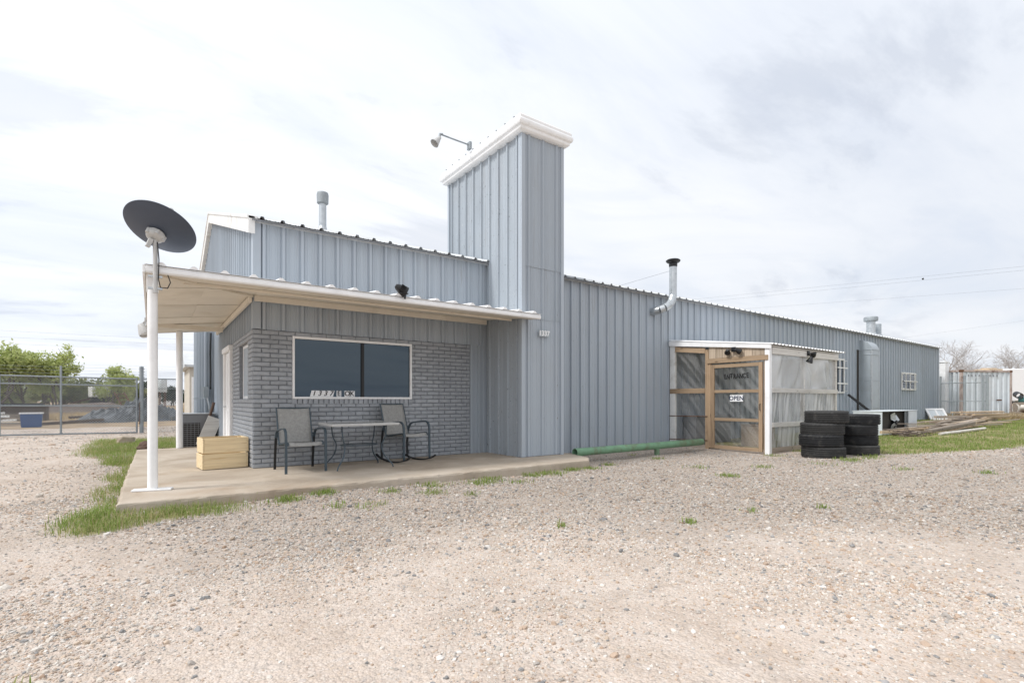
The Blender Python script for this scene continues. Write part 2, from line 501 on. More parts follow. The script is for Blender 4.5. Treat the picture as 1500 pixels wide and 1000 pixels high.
class MB:
    """collects faces and builds them as one mesh object"""

    def __init__(s):
        s.v, s.f = [], []

    def add(s, vs, fs):
        o = len(s.v)
        s.v += [tuple(p) for p in vs]
        s.f += [tuple(o + i for i in f) for f in fs]
        return s

    def box(s, x0, x1, y0, y1, z0, z1, T=None):
        vs = [Vector(p) for p in ((x0, y0, z0), (x1, y0, z0), (x1, y1, z0), (x0, y1, z0), (x0, y0, z1), (x1, y0, z1), (x1, y1, z1), (x0, y1, z1))]
        if T is not None:
            vs = [T @ p for p in vs]
        return s.add(vs, [(3, 2, 1, 0), (4, 5, 6, 7), (0, 1, 5, 4), (1, 2, 6, 5), (2, 3, 7, 6), (3, 0, 4, 7)])

    def beam(s, p0, p1, w, h, up=(0, 0, 1)):
        p0, p1 = Vector(p0), Vector(p1)
        d = (p1 - p0)
        L = d.length
        d.normalize()
        u = Vector(up)
        sd = d.cross(u)
        if sd.length < 1e-5:
            sd = d.cross(Vector((0, 1, 0)))
        sd.normalize()
        u = sd.cross(d)
        T = Matrix((d, sd, u)).transposed().to_4x4()
        T.translation = p0
        return s.box(0, L, -w / 2, w / 2, -h / 2, h / 2, T)

    def tube(s, pts, r, n=8, caps=True):
        pts = [Vector(p) for p in pts]
        rs = r if isinstance(r, (list, tuple)) else [r] * len(pts)
        rings = []
        prev = None
        for i, p in enumerate(pts):
            a = pts[max(0, i - 1)]
            b = pts[min(len(pts) - 1, i + 1)]
            t = (b - a).normalized()
            if prev is None:
                q = Vector((0, 0, 1)) if abs(t.z) < 0.9 else Vector((1, 0, 0))
                u = t.cross(q).normalized()
            else:
                u = (prev - t * prev.dot(t)).normalized()
            prev = u
            w = t.cross(u)
            rings.append([p + (u * math.cos(2 * PI * k / n) + w * math.sin(2 * PI * k / n)) * rs[i] for k in range(n)])
        vs = [p for R in rings for p in R]
        fs = []
        for i in range(len(pts) - 1):
            for k in range(n):
                fs.append((i * n + k, i * n + (k + 1) % n, (i + 1) * n + (k + 1) % n, (i + 1) * n + k))
        if caps:
            fs.append(tuple(range(n - 1, -1, -1)))
            fs.append(tuple((len(pts) - 1) * n + k for k in range(n)))
        return s.add(vs, fs)

    def lathe(s, prof, n=24, T=None, closed=False):
        """profile of (radius, z)"""
        vs = []
        for (r, z) in prof:
            for k in range(n):
                p = Vector((r * math.cos(2 * PI * k / n), r * math.sin(2 * PI * k / n), z))
                vs.append(T @ p if T is not None else p)
        fs = []
        m = len(prof)
        for i in range(m if closed else m - 1):
            j = (i + 1) % m
            for k in range(n):
                fs.append((i * n + k, i * n + (k + 1) % n, j * n + (k + 1) % n, j * n + k))
        return s.add(vs, fs)

    def prism(s, poly, axis_vec, T=None):
        """polygon of 3D points swept along a vector"""
        a = [Vector(p) for p in poly]
        b = [p + Vector(axis_vec) for p in a]
        n = len(a)
        vs = a + b
        if T is not None:
            vs = [T @ p for p in vs]
        fs = [tuple(range(n - 1, -1, -1)), tuple(range(n, 2 * n))]
        fs += [(i, (i + 1) % n, n + (i + 1) % n, n + i) for i in range(n)]
        return s.add(vs, fs)

    def strip(s, a, b):
        """sheet between two equally long point rows"""
        n = len(a)
        return s.add(list(a) + list(b), [(i, i + 1, n + i + 1, n + i) for i in range(n - 1)])

    def mesh(s, name, smooth=False, fix=True):
        me = bpy.data.meshes.new(name)
        me.from_pydata([tuple(p) for p in s.v], [], s.f)
        if fix:
            bm = bmesh.new()
            bm.from_mesh(me)
            bmesh.ops.recalc_face_normals(bm, faces=bm.faces)
            bm.to_mesh(me)
            bm.free()
        if smooth:
            me.polygons.foreach_set('use_smooth', [True] * len(me.polygons))
        return me

    def build(s, name, mat, parent=None, smooth=False, bevel=0, fix=True, loc=None):
        o = link(name, s.mesh(name, smooth, fix), mat, parent, loc)
        if bevel:
            m = o.modifiers.new('bevel', 'BEVEL')
            m.width = bevel
            m.segments = 2
            m.limit_method = 'ANGLE'
        if smooth == 'auto':
            auto_smooth(o)
        return o


def auto_smooth(o, ang=40):
    me = o.data
    me.polygons.foreach_set('use_smooth', [True] * len(me.polygons))
    bm = bmesh.new()
    bm.from_mesh(me)
    for e in bm.edges:
        if len(e.link_faces) == 2 and e.calc_face_angle(0) > math.radians(ang):
            e.smooth = False
    bm.to_mesh(me)
    bm.free()


def link(name, me, mat, parent=None, loc=None):
    if mat is not None and len(me.materials) == 0:
        me.materials.append(M[mat] if isinstance(mat, str) else mat)
    o = bpy.data.objects.new(name, me)
    COL.objects.link(o)
    if loc is not None:
        o.location = loc
    if parent is not None:
        o.parent = parent
        if parent.type == 'EMPTY' and parent.get('_world'):
            o.matrix_parent_inverse = Matrix.Translation(-Vector(parent.location))
    return o


def tag(o, label, cat, group=None, kind=None):
    o['label'] = label
    o['category'] = cat
    if group:
        o['group'] = group
    if kind:
        o['kind'] = kind
    return o


def thing(name, label, cat, loc=(0, 0, 0), rz=0.0, group=None, world=True):
    """an Empty at a thing's base; world=True: its parts are modelled in world coordinates"""
    o = bpy.data.objects.new(name, None)
    COL.objects.link(o)
    o.empty_display_size = 0.2
    o.location = loc
    o.rotation_euler = (0, 0, rz)
    if world:
        o['_world'] = 1
    return tag(o, label, cat, group)


def copy_tree(o, parent=None):
    c = o.copy()
    COL.objects.link(c)
    if parent is not None:
        c.parent = parent
    for ch in o.children:
        copy_tree(ch, c)
    return c


def struct(o):
    o['kind'] = 'structure'
    return o


def text_mesh(s, size, depth=0.003, shear=0.0, offset=0.0):
    cu = bpy.data.curves.new('lettering', 'FONT')
    cu.body = s
    cu.size = size
    cu.extrude = depth / 2
    cu.shear = shear
    cu.offset = offset
    cu.align_x = 'CENTER'
    cu.align_y = 'CENTER'
    cu.resolution_u = 3
    ob = bpy.data.objects.new('lettering', cu)
    COL.objects.link(ob)
    dg = bpy.context.evaluated_depsgraph_get()
    me = bpy.data.meshes.new_from_object(ob.evaluated_get(dg))
    bpy.data.objects.remove(ob)
    bpy.data.curves.remove(cu)
    return me


FACE_S = Matrix.Rotation(PI / 2, 4, 'X')                          # lettering that faces -Y
FACE_W = Matrix(((0, 0, -1, 0), (-1, 0, 0, 0), (0, 1, 0, 0), (0, 0, 0, 1)))   # lettering that faces -X


def letters(name, s, size, T, loc, mat, parent, **kw):
    me = text_mesh(s, size, **kw)
    me.transform(Matrix.Translation(loc) @ T)
    return link(name, me, mat, parent)

# ------------------------------------------------------------------ ground


def sstep(a, b, x):
    t = np.clip((np.asarray(x, float) - a) / (b - a), 0, 1)
    return t * t * (3 - 2 * t)


def tz(x, y):
    """height of the ground"""
    x = np.asarray(x, float)
    y = np.asarray(y, float)
    r = np.hypot(x, y)
    z = 0.02 + 0.20 * sstep(14, 34, x)
    z = z - 0.085 * np.exp(-((x - 9.6) / 3.6) ** 2 - ((y - 7.2) / 2.6) ** 2)
    z = z + 0.15 * np.exp(-((x - 17.8) / 3.4) ** 2 - ((y - 2.1) / 0.95) ** 2)
    z = z + (0.012 * np.sin(x * 1.7 + 0.6 * y) + 0.010 * np.sin(y * 2.3 - x * 0.8) + 0.008 * np.sin(3.1 * x + 1.3 * y)) * np.clip(1 - r / 60, 0, 1)
    return z


def lawn_edge(x):
    return np.interp(x, [12.0, 12.8, 13.4, 15.0, 17.0, 20.0, 25.0, 34.0], [6.6, 5.0, 4.25, 3.45, 2.75, 2.0, 0.8, -1.5])


def lawn_mask(x, y):
    x = np.asarray(x, float)
    y = np.asarray(y, float)
    m = sstep(-0.35, 0.35, y - lawn_edge(x)) * sstep(12.2, 12.9, x) * (1 - sstep(36, 39, x))
    hw = 0.03 + 0.08 * np.exp(-((y - 6.6) / 1.0) ** 2) + 0.34 * sstep(11.0, 14.5, y) + 0.05 * np.sin(3.3 * y)
    a = np.exp(-(np.maximum(0, np.abs(x + 0.33 + hw) - hw) / 0.13) ** 2) * sstep(5.6, 6.4, y) * (1 - sstep(17.5, 19, y)) * (0.75 + 0.25 * np.sin(y * 2.1 + 1))
    b = np.exp(-(np.maximum(0, np.abs(y - 6.38 + 0.38 * np.exp(-((x + 0.45) / 0.45) ** 2)) - 0.14) / 0.2) ** 2) * sstep(-0.9, -0.45, x) * (1 - sstep(0.3, 1.15, x))
    c = 0.65 * sstep(13.6, 14.6, y) * (1 - sstep(18.5, 20, y)) * sstep(-1.6, -1.0, x) * (1 - sstep(0.4, 0.9, x))
    return np.maximum(np.maximum(m, a), np.maximum(b, c))


def loose_mask(x, y):
    """loose darker gravel: a broad band before the building, thinning to packed sand towards the road"""
    x = np.asarray(x, float)
    y = np.asarray(y, float)
    d = 0.58 * x + 0.8145 * y + 0.35 * np.sin(0.9 * x + 0.4 * y) + 0.25 * np.sin(2.1 * y - 1.1 * x)
    m = sstep(3.4, 5.2, d) * (1 - 0.45 * sstep(9, 13, d)) * sstep(-1.6, 0.4, x)
    m2 = np.exp(-((x - 17.8) / 4.0) ** 2 - ((y - 2.3) / 1.4) ** 2) * 0.95
    return np.clip(np.maximum(m * 0.85, m2), 0, 1)


def build_ground():
    xs = np.concatenate([[-3000, -1500, -700, -350, -180, -100, -60, -40, -30, -22], np.arange(-17, 46, 0.25), [48, 52, 60, 75, 100, 140, 220, 400, 800, 1600, 3000]])
    ys = np.concatenate([[-1500, -600, -250, -100, -50, -25, -12, -7], np.arange(-4, 30, 0.25), [31, 33, 36, 40, 45, 52, 60, 75, 100, 140, 220, 400, 800, 1600, 3200]])
    X, Y = np.meshgrid(xs, ys, indexing='ij')
    Z = tz(X, Y)
    nx, ny = X.shape
    V = np.stack([X.ravel(), Y.ravel(), Z.ravel()], 1)
    i = np.arange(nx - 1)[:, None] * ny + np.arange(ny - 1)[None, :]
    F = np.stack([i, i + ny, i + ny + 1, i + 1], -1).reshape(-1, 4)
    me = bpy.data.meshes.new('ground')
    me.from_pydata(V.tolist(), [], F.tolist())
    me.polygons.foreach_set('use_smooth', [True] * len(me.polygons))
    fx, fy = X.ravel(), Y.ravel()
    # dry field beyond the yard
    field = np.maximum(sstep(27, 31, fy), sstep(36, 39, fx))
    field = np.maximum(field, sstep(-16, -30, -fx * -1.0) * 0)
    field = np.maximum(field, sstep(18, 30, -fx))
    for nm, arr in (('lawn', lawn_mask(fx, fy)), ('loose', loose_mask(fx, fy)), ('field', field)):
        a = me.attributes.new(nm, 'FLOAT', 'POINT')
        a.data.foreach_set('value', np.ascontiguousarray(arr, dtype=np.float32))
    return struct(link('ground', me, 'ground'))


build_ground()

# ------------------------------------------------------------------ the metal building
W = 8.9            # plane of the long front wall
XL, XR = 1.32, 34.75
EAVE = 4.05
RIDGE_Y, RIDGE_Z = 15.6, 6.12
SLOPE = (RIDGE_Z - EAVE) / (RIDGE_Y - W)
SL = 0.13          # top of the porch slab


def rib_profile(w, n, rib=0.046, half=0.033, top=0.020, minor=0.007):
    """(u, h) points of a ribbed sheet of width w with n ribs"""
    p = w / n
    pts = [(0, 0)]
    for k in range(n):
        c = (k + 0.5) * p
        for q in (-1, 1):
            if minor and q == -1:
                for f in (-0.36, -0.2):
                    m = c + f * p
                    pts += [(m - 0.018, 0), (m - 0.008, minor), (m + 0.008, minor), (m + 0.018, 0)]
        pts += [(c - half, 0), (c - top, rib), (c + top, rib), (c + half, 0)]
        if minor:
            for f in (0.2, 0.36):
                m = c + f * p
                pts += [(m - 0.018, 0), (m - 0.008, minor), (m + 0.008, minor), (m + 0.018, 0)]
    pts.append((w, 0))
    pts.sort(key=lambda q: q[0])
    return pts


def sheet_mesh(name, prof, z0, z1, fmap, closed=False):
    """z0, z1: numbers or functions of u; fmap(u, h, z) gives the point"""
    g0 = z0 if callable(z0) else (lambda u: z0)
    g1 = z1 if callable(z1) else (lambda u: z1)
    mb = MB()
    mb.strip([fmap(u, h, g0(u)) for u, h in prof], [fmap(u, h, g1(u)) for u, h in prof])
    if closed:                                  # plugged rib ends
        mb.strip([fmap(u, -0.004, g0(u)) for u, h in prof], [fmap(u, h, g0(u)) for u, h in prof])
    return mb.mesh(name, fix=False)


south = lambda u, h, z: (u, -h, z)         # faces -Y, u along +X
west = lambda u, h, z: (-h, u, z)          # faces -X, u along +Y

building = thing('metal_building', 'long grey ribbed metal building with brick front, white porch roof and tall square tower', 'building', (XL, W, 0))

# front wall -------------------------------------------------------
fw = MB()
fw.box(XL + 0.02, XR - 0.02, W + 0.045, W + 0.16, -0.12, EAVE - 0.01)
front_wall = fw.build('front_wall', 'wall', building)
n_sh = 31
w_sh = (XR - 6.72) / n_sh
prof = rib_profile(w_sh, 3)
me_long = sheet_mesh('wall_panel', prof, -0.12, EAVE, south)
for k in range(n_sh):
    link('wall_panel', me_long, 'wall', front_wall, (6.72 + k * w_sh, W + 0.036 - 0.0012 * (k % 2), 0))
w2 = (5.69 - XL) / 5
prof2 = rib_profile(w2, 3)
me_up = sheet_mesh('wall_panel', prof2, 2.345, EAVE, south)
for k in range(5):
    link('wall_panel', me_up, 'wall', front_wall, (XL + k * w2, W + 0.036 - 0.0012 * (k % 2), 0))
me_lo = sheet_mesh('wall_panel', rib_profile(0.36, 1), SL - 0.02, 2.345, south)
link('wall_panel', me_lo, 'wall', front_wall, (5.33, W + 0.034, 0))
# fastener rows, a few millimetres proud
scr = MB()
for zz in (0.55, 1.55, 2.62, 3.6):
    for k in range(n_sh * 3):
        x = 6.72 + (k + 0.5) * w_sh / 3 + 0.07
        if x < 24:
            scr.box(x - 0.007, x + 0.007, W + 0.024, W + 0.037, zz - 0.007, zz + 0.007)
scr.build('fastener_row', 'galv_dull', building, fix=False)['kind'] = 'stuff'
tb = MB()
tb.box(XL - 0.02, XL + 0.10, W - 0.012, W + 0.034, 2.35, EAVE - 0.02)
tb.box(XL - 0.02, XL + 0.02, W + 0.034, W + 0.12, 2.35, EAVE - 0.02)
tb.build('corner_trim', 'wall', building, bevel=0.006)
tb = MB().box(5.292, 5.345, W - 0.02, W + 0.03, SL, 2.345)
tb.build('brick_edge_trim', 'wall', building, bevel=0.004)
tb = MB().box(XR - 0.09, XR + 0.02, W - 0.012, W + 0.034, -0.1, EAVE - 0.02)
tb.build('corner_trim', 'wall', building, bevel=0.006)
rp = MB().box(6.96, 7.12, W - 0.012, W + 0.002, 0.16, 0.92)
rp.build('patch_plate', 'wall', building, bevel=0.004)
rp = MB().box(6.99, 7.04, W - 0.016, W - 0.012, 0.5, 0.62)
rp.build('rust_spot', 'rusty_frame', building)

# end wall facing the porch side ------------------------------------
ew = MB()
ew.prism([(XL + 0.05, W + 0.05, -0.1), (XL + 0.05, 22.25, -0.1), (XL + 0.05, 22.25, EAVE - 0.03), (XL + 0.05, RIDGE_Y, RIDGE_Z - 0.04), (XL + 0.05, W + 0.05, EAVE - 0.03)], (0.1, 0, 0))
end_wall = ew.build('end_wall', 'wall', building)


def gable(y):
    return RIDGE_Z - SLOPE * abs(y - RIDGE_Y) - 0.02


n_e = 15
we = (22.3 - W) / n_e
pe = rib_profile(we, 3)
for k in range(n_e):
    y0 = W + k * we
    low = 2.345 if y0 < 11.2 else SL - 0.1
    me = sheet_mesh('wall_panel', pe, low, lambda u: gable(y0 + u), west)
    link('wall_panel', me, 'wall', end_wall, (XL + 0.036, y0, 0))
# far end and rear, plain
bk = MB()
bk.box(XL + 0.1, XR - 0.03, 22.2, 22.3, -0.1, EAVE - 0.02)
bk.build('rear_wall', 'wall', building)
bk = MB().prism([(XR - 0.12, W + 0.17, -0.1), (XR - 0.12, 22.19, -0.1), (XR - 0.12, 22.19, EAVE - 0.03), (XR - 0.12, RIDGE_Y, RIDGE_Z - 0.06), (XR - 0.12, W + 0.17, EAVE - 0.03)], (0.1, 0, 0))
bk.build('far_end_wall', 'wall', building)

# roof ----------------------------------------------------------------
rf = MB()
y_e = W - 0.13
z_e = EAVE - SLOPE * 0.13 + 0.03
rf.prism([(XL, y_e + 0.10, z_e + 0.005), (XL, RIDGE_Y, RIDGE_Z - 0.005), (XL, RIDGE_Y, RIDGE_Z - 0.03), (XL, y_e + 0.10, z_e - 0.02)], (XR - XL, 0, 0))
rf.prism([(XL, 22.4, z_e + 0.03), (XL, RIDGE_Y, RIDGE_Z + 0.02), (XL, RIDGE_Y, RIDGE_Z - 0.03), (XL, 22.4, z_e - 0.02)], (XR - XL, 0, 0))
roof = rf.build('roof', 'roofmetal', building)
n_r = 37
wr = (XR + 0.05 - XL + 0.05) / n_r
run = RIDGE_Y - y_e


def roof_map(u, h, t):
    return (u, y_e + t * run, z_e + t * (RIDGE_Z - z_e) + 0.016 + h)


me_r = sheet_mesh('roof_panel', rib_profile(wr, 3, rib=0.045, half=0.05, top=0.02), 0.0, 1.0, roof_map)
for k in range(n_r):
    link('roof_panel', me_r, 'roofmetal', roof, (XL - 0.05 + k * wr, 0, 0))
et = MB().box(XL - 0.04, XR + 0.03, y_e + 0.012, y_e + 0.035, z_e - 0.012, z_e + 0.008)
et.build('eave_trim', 'acgrey', building)


def rake(name, x, ya, yb, hgt):
    mb = MB()
    za, zb = gable(ya) + 0.10, gable(yb) + 0.10
    poly = [(x, ya, za), (x, yb, zb), (x, yb, zb - hgt), (x, ya, za - hgt)]
    mb.prism(poly, (0.10, 0, 0))
    poly = [(x - 0.02, ya, za + 0.004), (x - 0.02, yb, zb + 0.004), (x - 0.02, yb, zb - 0.05), (x - 0.02, ya, za - 0.05)]
    mb.prism(poly, (0.16, 0, 0))
    return mb.build(name, 'white_old', building, bevel=0.008)


rake('rake_trim', XL - 0.09, W - 0.06, RIDGE_Y, 0.28)
rake('rake_trim', XL - 0.09, RIDGE_Y + 0.002, 22.4, 0.28)

# brick facade --------------------------------------------------------
BX0, BX1, BZ0, BZ1 = 1.305, 5.292, SL, 2.338
COURSE = (BZ1 - BZ0) / 30
WIN = (1.90, 4.00, 1.235, 2.265)            # x0 x1 z0 z1 of the big window
SW = (9.42, 10.40, 1.235, 2.19)             # y0 y1 z0 z1 of the side window
mo = MB()
mo.box(BX0 + 0.012, WIN[0], W + 0.014, W + 0.044, BZ0, BZ1)
mo.box(WIN[1], BX1, W + 0.014, W + 0.044, BZ0, BZ1)
mo.box(WIN[0], WIN[1], W + 0.014, W + 0.044, BZ0, WIN[2] - 0.0)
mo.box(WIN[0], WIN[1], W + 0.014, W + 0.044, WIN[3], BZ1)
brick_wall = mo.build('brick_facade', 'mortar', building)


def brick_mesh(L, Hh, D, seed, name='brick'):
    """brick with chipped, rounded front edges; front faces -Y at y = 0, centred in x and z"""
    r = random.Random(seed)
    mb = MB()
    j = lambda a: r.uniform(-a, a)
    c = 0.007
    fr = [(-L / 2 + c + j(.002), j(.002), -Hh / 2 + c + j(.002)), (0 + j(.03), -.0025 + j(.002), -Hh / 2 + c + j(.002)), (L / 2 - c + j(.002), j(.002), -Hh / 2 + c + j(.002)),
          (L / 2 - c + j(.002), j(.002), Hh / 2 - c + j(.002)), (0 + j(.03), -.0025 + j(.002), Hh / 2 - c + j(.002)), (-L / 2 + c + j(.002), j(.002), Hh / 2 - c + j(.002))]
    md = [(-L / 2 + j(.002), c, -Hh / 2 + j(.0015)), (0, c + j(.001), -Hh / 2 + j(.0025)), (L / 2 + j(.002), c, -Hh / 2 + j(.0015)),
          (L / 2 + j(.002), c, Hh / 2 + j(.0015)), (0, c + j(.001), Hh / 2 + j(.0025)), (-L / 2 + j(.002), c, Hh / 2 + j(.0015))]
    bkk = [(p[0], D, p[2]) for p in md]
    vs = fr + md + bkk
    fs = [(0, 1, 4, 5), (1, 2, 3, 4)]
    for a, b in ((0, 6), (6, 12)):
        for k in range(6):
            fs.append((a + k, b + k, b + (k + 1) % 6, a + (k + 1) % 6))
    mb.add(vs, fs)
    return mb.mesh(name)


BL = 0.252
JOINT = 0.011
full = [brick_mesh(BL - JOINT, COURSE - JOINT, 0.03, 100 + q) for q in range(6)]
cut_cache = {}


def cut_brick(L):
    key = round(L, 2)
    if key not in cut_cache:
        cut_cache[key] = brick_mesh(key, COURSE - JOINT, 0.03, int(key * 1000))
    return cut_cache[key]


spots = []
for c in range(30):
    z = BZ0 + (c + 0.5) * COURSE
    off = 0 if c % 2 == 0 else BL / 2
    x = BX0 - off
    while x < BX1 - 0.01:
        a, b = max(x, BX0), min(x + BL, BX1)
        x += BL
        if b - a < 0.03:
            continue
        segs = [(a, b)]
        zl, zh = z - COURSE / 2, z + COURSE / 2
        rowlock = WIN[2] - 0.085 < z < WIN[2]
        if (zh > WIN[2] + 0.004 and zl < WIN[3] - 0.004) or rowlock:
            segs = [(a, min(b, WIN[0] - 0.002)), (max(a, WIN[1] + 0.002), b)]
        for (p, q) in segs:
            if q - p > 0.03:
                spots.append(((p + q) / 2, z, q - p))
spots.sort(key=lambda s: math.hypot(s[0], W))
extra = MB()
for i, (x, z, L) in enumerate(spots):
    me = full[random.randrange(6)] if abs(L - BL) < 0.002 else cut_brick(L - JOINT)
    y = W - random.uniform(0.0, 0.006)
    if i < 275:
        o = link('brick', me, 'brick', brick_wall, (x, y, z))
        o.rotation_euler = (random.gauss(0, .006), random.gauss(0, .004), random.gauss(0, .006))
    else:
        extra.add([(v.co.x + x, v.co.y + y, v.co.z + z) for v in me.vertices], [tuple(p.vertices) for p in me.polygons])
o = extra.build('brickwork', 'brick', brick_wall, fix=False)
o['kind'] = 'stuff'
# rowlock sill of upright bricks under the window
nsill = 25
ws = (WIN[1] - WIN[0] + 0.04) / nsill
sill_me = brick_mesh(ws - 0.012, 0.085, 0.045, 901, 'sill_brick')
for k in range(nsill):
    link('sill_brick', sill_me, 'brick', brick_wall, (WIN[0] - 0.02 + (k + .5) * ws, W - 0.014 - random.uniform(0, .004), WIN[2] - 0.046))
# brick return on the side wall, seen edge-on: real bricks joined in one part
mo = MB()
mo.box(XL - 0.005, XL + 0.035, W + 0.04, SW[0], BZ0, BZ1)
mo.box(XL - 0.005, XL + 0.035, SW[1], 11.33, BZ0, BZ1)
mo.box(XL - 0.005, XL + 0.035, SW[0], SW[1], BZ0, SW[2])
mo.box(XL - 0.005, XL + 0.035, SW[0], SW[1], SW[3], BZ1)
side_m = mo.build('brick_side_wall', 'mortar', building)
sb = MB()
Rw = Matrix.Rotation(-PI / 2, 4, 'Z')
for c in range(30):
    z = BZ0 + (c + 0.5) * COURSE
    off = BL / 2 if c % 2 == 0 else 0
    y = W - 0.002 - off
    while y < 11.33:
        a, b = max(y, W - 0.002), min(y + BL, 11.33)
        y += BL
        segs = [(a, b)]
        if SW[2] + 0.004 < z + COURSE / 2 and z - COURSE / 2 < SW[3] - 0.004:
            segs = [(a, min(b, SW[0] - 0.002)), (max(a, SW[1] + 0.002), b)]
        for p, q in segs:
            if q - p < 0.03:
                continue
            me = cut_brick(q - p - JOINT)
            T = Matrix.Translation((BX0 - 0.002 - random.uniform(0, .006), (p + q) / 2, z)) @ Rw
            sb.add([T @ v.co for v in me.vertices], [tuple(f.vertices) for f in me.polygons])
o = sb.build('brickwork', 'brick', side_m, fix=False)
o['kind'] = 'stuff'

# big window ---------------------------------------------------------
win = MB().box(WIN[0] + 0.01, WIN[1] - 0.01, W + 0.075, W + 0.085, WIN[2] + 0.01, WIN[3] - 0.01).build('front_window', 'gap', building)
fr = MB()
t = 0.042
fr.box(WIN[0] - 0.008, WIN[1] + 0.008, W - 0.022, W + 0.05, WIN[2] - 0.002, WIN[2] + t - 0.008)
fr.box(WIN[0] - 0.008, WIN[1] + 0.008, W - 0.022, W + 0.05, WIN[3] - t + 0.008, WIN[3] + 0.006)
fr.box(WIN[0] - 0.008, WIN[0] + t - 0.016, W - 0.02, W + 0.048, WIN[2] + t - 0.008, WIN[3] - t + 0.008)
fr.box(WIN[1] - t + 0.016, WIN[1] + 0.008, W - 0.02, W + 0.048, WIN[2] + t - 0.008, WIN[3] - t + 0.008)
fr.build('window_frame', 'white', win, bevel=0.004)
MB().box(3.045, 3.095, W - 0.006, W + 0.05, WIN[2] + 0.034, WIN[3] - 0.034).build('mullion', 'black', win, bevel=0.004)
for a, b in ((WIN[0] + 0.026, 3.045), (3.095, WIN[1] - 0.026)):
    MB().box(a, b, W + 0.022, W + 0.030, WIN[2] + 0.034, WIN[3] - 0.034).build('pane', 'glass', win)
# stick-on house number: white tiles with black characters
zt = WIN[2] + 0.034 + 0.056
for i, (ch, x) in enumerate((('1', 2.235), ('3', 2.33), ('3', 2.425), ('7', 2.52), ('E', 2.655), ('O', 2.80), ('K', 2.885))):
    slant = 0.028 if i < 4 else 0.0
    hw = 0.048 if i != 4 else 0.04
    mb = MB()
    pz0, pz1 = zt - 0.052, zt + 0.052
    mb.prism([(x - hw - slant / 2, W + 0.021, pz0), (x + hw - slant / 2, W + 0.021, pz0), (x + hw + slant / 2, W + 0.021, pz1), (x - hw + slant / 2, W + 0.021, pz1)], (0, -0.003, 0))
    tile = mb.build('number_tile', 'plate', win)
    letters('character', ch, 0.118, FACE_S, (x, W + 0.0165, zt), 'letter', tile, shear=0.28 if i < 4 else 0, offset=0.002, depth=0.002)

# side window and white door under the porch roof ----------------------
sw = MB().box(XL + 0.09, XL + 0.10, SW[0], SW[1], SW[2], SW[3]).build('side_window', 'gap', building)
MB().box(XL + 0.075, XL + 0.083, SW[0] + 0.05, SW[1] - 0.05, SW[2] + 0.05, SW[3] - 0.05).build('pane', 'glass', sw)
fr = MB()
fr.box(XL + 0.04, XL + 0.09, SW[0], SW[0] + 0.05, SW[2], SW[3])
fr.box(XL + 0.04, XL + 0.09, SW[1] - 0.05, SW[1], SW[2], SW[3])
fr.box(XL + 0.042, XL + 0.09, SW[0] + 0.05, SW[1] - 0.05, SW[2], SW[2] + 0.05)
fr.box(XL + 0.042, XL + 0.09, SW[0] + 0.05, SW[1] - 0.05, SW[3] - 0.05, SW[3])
fr.build('window_frame', 'white', sw, bevel=0.003)
MB().box(XL - 0.03, XL + 0.09, SW[0] - 0.02, SW[1] + 0.02, SW[2] - 0.05, SW[2] - 0.004).build('window_sill', 'brick', sw, bevel=0.004)
MB().box(XL - 0.01, XL + 0.09, SW[0] - 0.02, SW[1] + 0.02, SW[3] + 0.004, SW[3] + 0.07).build('lintel', 'stud_h', sw, bevel=0.004)
door = MB().box(XL - 0.03, XL + 0.02, 11.46, 12.36, SL + 0.03, 2.19).build('side_door', 'white', building, bevel=0.004)
for z0, z1 in ((0.35, 1.0), (1.15, 2.05)):
    for y0 in (11.56, 11.96):
        MB().box(XL - 0.038, XL - 0.03, y0, y0 + 0.30, z0, z1).build('door_panel', 'white', door, bevel=0.003)
MB().tube([(XL - 0.03, 12.28, 1.08), (XL - 0.09, 12.28, 1.08), (XL - 0.09, 12.17, 1.08)], 0.011).build('handle', 'galv', door, smooth='auto')
fr = MB()
fr.box(XL - 0.07, XL + 0.03, 11.345, 11.455, SL, 2.20)
fr.box(XL - 0.07, XL + 0.03, 12.365, 12.47, SL, 2.20)
fr.box(XL - 0.09, XL + 0.03, 11.31, 12.50, 2.203, 2.30)
fr.build('door_frame', 'white', building, bevel=0.006)
# wing behind the porch
wg = MB().box(0.98, XL - 0.02, 15.25, 16.1, -0.05, 3.05).build('rear_wing', 'wall', building)
link('wall_panel', sheet_mesh('wall_panel', rib_profile(0.37, 1), -0.05, 3.05, south), 'wall', wg, (0.95, 15.235, 0))
link('wall_panel', sheet_mesh('wall_panel', rib_profile(0.85, 3), -0.05, 3.05, west), 'wall', wg, (0.965, 15.24, 0))
mt = MB().box(1.07, 1.20, 15.05, 15.20, 1.28, 1.56).build('meter_box', 'galv_dull', building, bevel=0.006)
MB().tube([(1.16, 15.06, 1.28), (1.19, 15.06, 1.14), (1.22, 15.12, 0.95), (1.22, 15.16, 0.2)], 0.022).build('conduit', 'galv', mt, smooth='auto')
MB().tube([(1.235, 15.12, 1.5), (1.24, 15.12, 1.9), (1.23, 15.13, 2.4), (1.245, 15.12, 2.95)], 0.02).build('cable', 'black', mt, smooth='auto')
MB().beam((0.86, 15.0, 1.26), (1.12, 15.06, 1.27), 0.03, 0.03).build('spigot', 'galv', mt)

